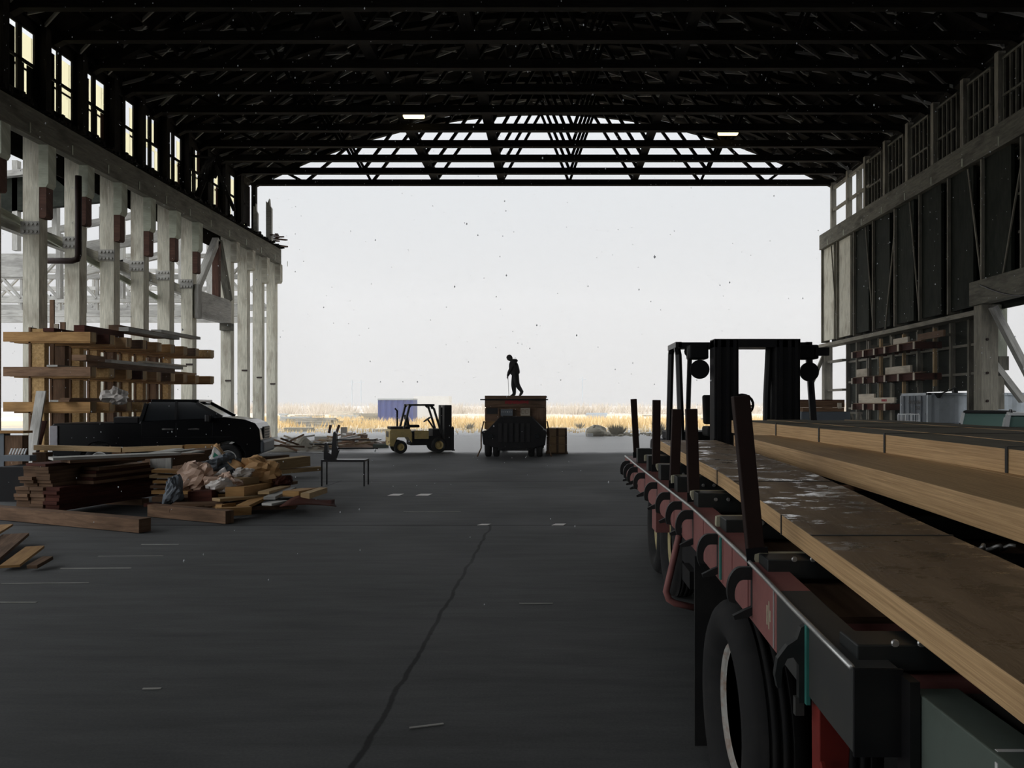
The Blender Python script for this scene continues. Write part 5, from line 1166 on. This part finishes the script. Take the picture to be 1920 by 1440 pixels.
# green pipe and rubble right
MB().bb(PX(700,33.2),PX(728,33.2),33.1,33.3,.0,.16).build('green_beam',M['green'],label='low green beam on the ground left of the yellow forklift',cat='beam')
bag('rubble_mound',1118,816,45.5,.62,.5,.6,'sage','rounded grey mound by the road right of the lorry','mound',15,amp=.1)
bag('boulder',1137,816,45.5,.3,.3,.2,'sage','low dark rock beside the grey mound','rock',16,amp=.1)
MB().bb(PX(1101,44.9),PX(1112,44.9),44.8,45.0,.0,.16).build('white_block',M['white'],label='small white block lying before the grey mound',cat='block')
random.seed(77)
def blades(name,n,xr,yr,hr,wr,mat,label,cat,lean=.25,fan=None):
    m=MB()
    for i in range(n):
        if fan: cx_,cy_,rad=fan[i%len(fan)]; x=random.gauss(cx_,rad); y=random.gauss(cy_,rad)
        else: x=random.uniform(*xr); y=random.uniform(*yr)
        h=random.uniform(*hr); w=random.uniform(*wr); a=random.uniform(0,pi); l=random.gauss(0,lean)*h; b=random.gauss(0,lean)*h
        if fan: l+=(x-cx_)*.7*h/max(rad,.1)*.4
        c,s=cos(a)*w/2,sin(a)*w/2
        m.add([(x-c,y-s,-.04),(x+c,y+s,-.04),(x+l,y+b,h)],[(0,1,2)])
    return m.build(name,M[mat],label=label,cat=cat,kind='stuff')
blades('dry_grass',15000,(-34,40),(60,92),(.25,.75),(.05,.16),'grass','band of dry yellow grass across the yard','grass')
blades('dry_grass_edge',4000,(-30,36),(50,60),(.08,.3),(.03,.1),'grass','thin dry grass at the edge of the road','grass')
fans=[(random.uniform(-80,90),random.uniform(135,190),random.uniform(.5,1.6)) for _ in range(260)]
blades('brush_thicket',22000,0,0,(.7,2.5),(.05,.2),'brush','thicket of pale tan brush along the horizon','brush',.12,fans)
for i,(px,Y,h,n) in enumerate(((1153,47,.75,160),(1162,47.5,.65,120),(1235,46.5,.9,150),(1088,60,.5,80),(880,58,.55,80))):
    x=PX(px,Y); m=MB()
    for k in range(n):
        a=random.uniform(0,2*pi); r=random.uniform(.1,.6); hh=random.uniform(.4,1)*h; w=.03
        b=(x+.1*cos(a),Y+.1*sin(a)); m.add([(b[0]-w,b[1],-.03),(b[0]+w,b[1],-.03),(x+r*cos(a),Y+r*sin(a),hh)],[(0,1,2)])
    m.build('sage_bush',M['sage'],label='grey sage bush by the road, %s'%('beside the grey mound','second one beside the grey mound','behind the trailer stakes','small one in the grass','small one left of the lorry')[i],cat='bush',group='sage bushes by the road')
for i,(px,Y,top,l) in enumerate(((1092,240,706,'right of the lorry'),(660,260,712,'left pole of the pair above the scrap heap'),(677,260,712,'right pole of the pair above the scrap heap'))):
    p=P(px,top,Y); t=thing('utility_pole','faint far utility pole, '+l,'utility pole',(p.x,Y,-.03),group='far utility poles'); MB().cyl((0,0,0),(0,0,p.z),.14,8).build('pole_shaft',M['cont'],t); MB().bb(-1.2,1.2,-.06,.06,p.z-.9,p.z-.75).build('crossarm',M['cont'],t)
# rubble strip along the road on the right
m=MB()
for i in range(260):
    x=random.uniform(2.5,9); y=random.uniform(45.2,50); s=random.uniform(.03,.13); m.box((x,y,s*.3-.03),(s*1.6,s,s),random.uniform(0,3))
m.build('road_rubble',M['sage'],label='strip of loose rubble and chips along the road on the right',cat='rubble',kind='stuff')
# falling snow
m=MB(); random.seed(4)
for i in range(5200):
    p=Vector((random.uniform(-15,15),random.uniform(5,44),random.uniform(.05,13)))
    r=random.uniform(.004,.0095)
    m.add([p+Vector((r,0,0)),p+Vector((-r,0,0)),p+Vector((0,r,0)),p+Vector((0,-r,0)),p+Vector((0,0,r*1.6)),p+Vector((0,0,-r*1.6))],[(0,2,4),(2,1,4),(1,3,4),(3,0,4),(2,0,5),(1,2,5),(3,1,5),(0,3,5)])
m.build('falling_snow',M['flake'],label='fine snowflakes drifting through the air of the hangar',cat='snow',kind='stuff')

MB().bb(-60,70,45.5,210,-.6,30).bb(-40,40,20,45.4,-.6,4.6).build('haze',haze(),label='thin snowy haze filling the open end and the yard',cat='haze',kind='stuff')
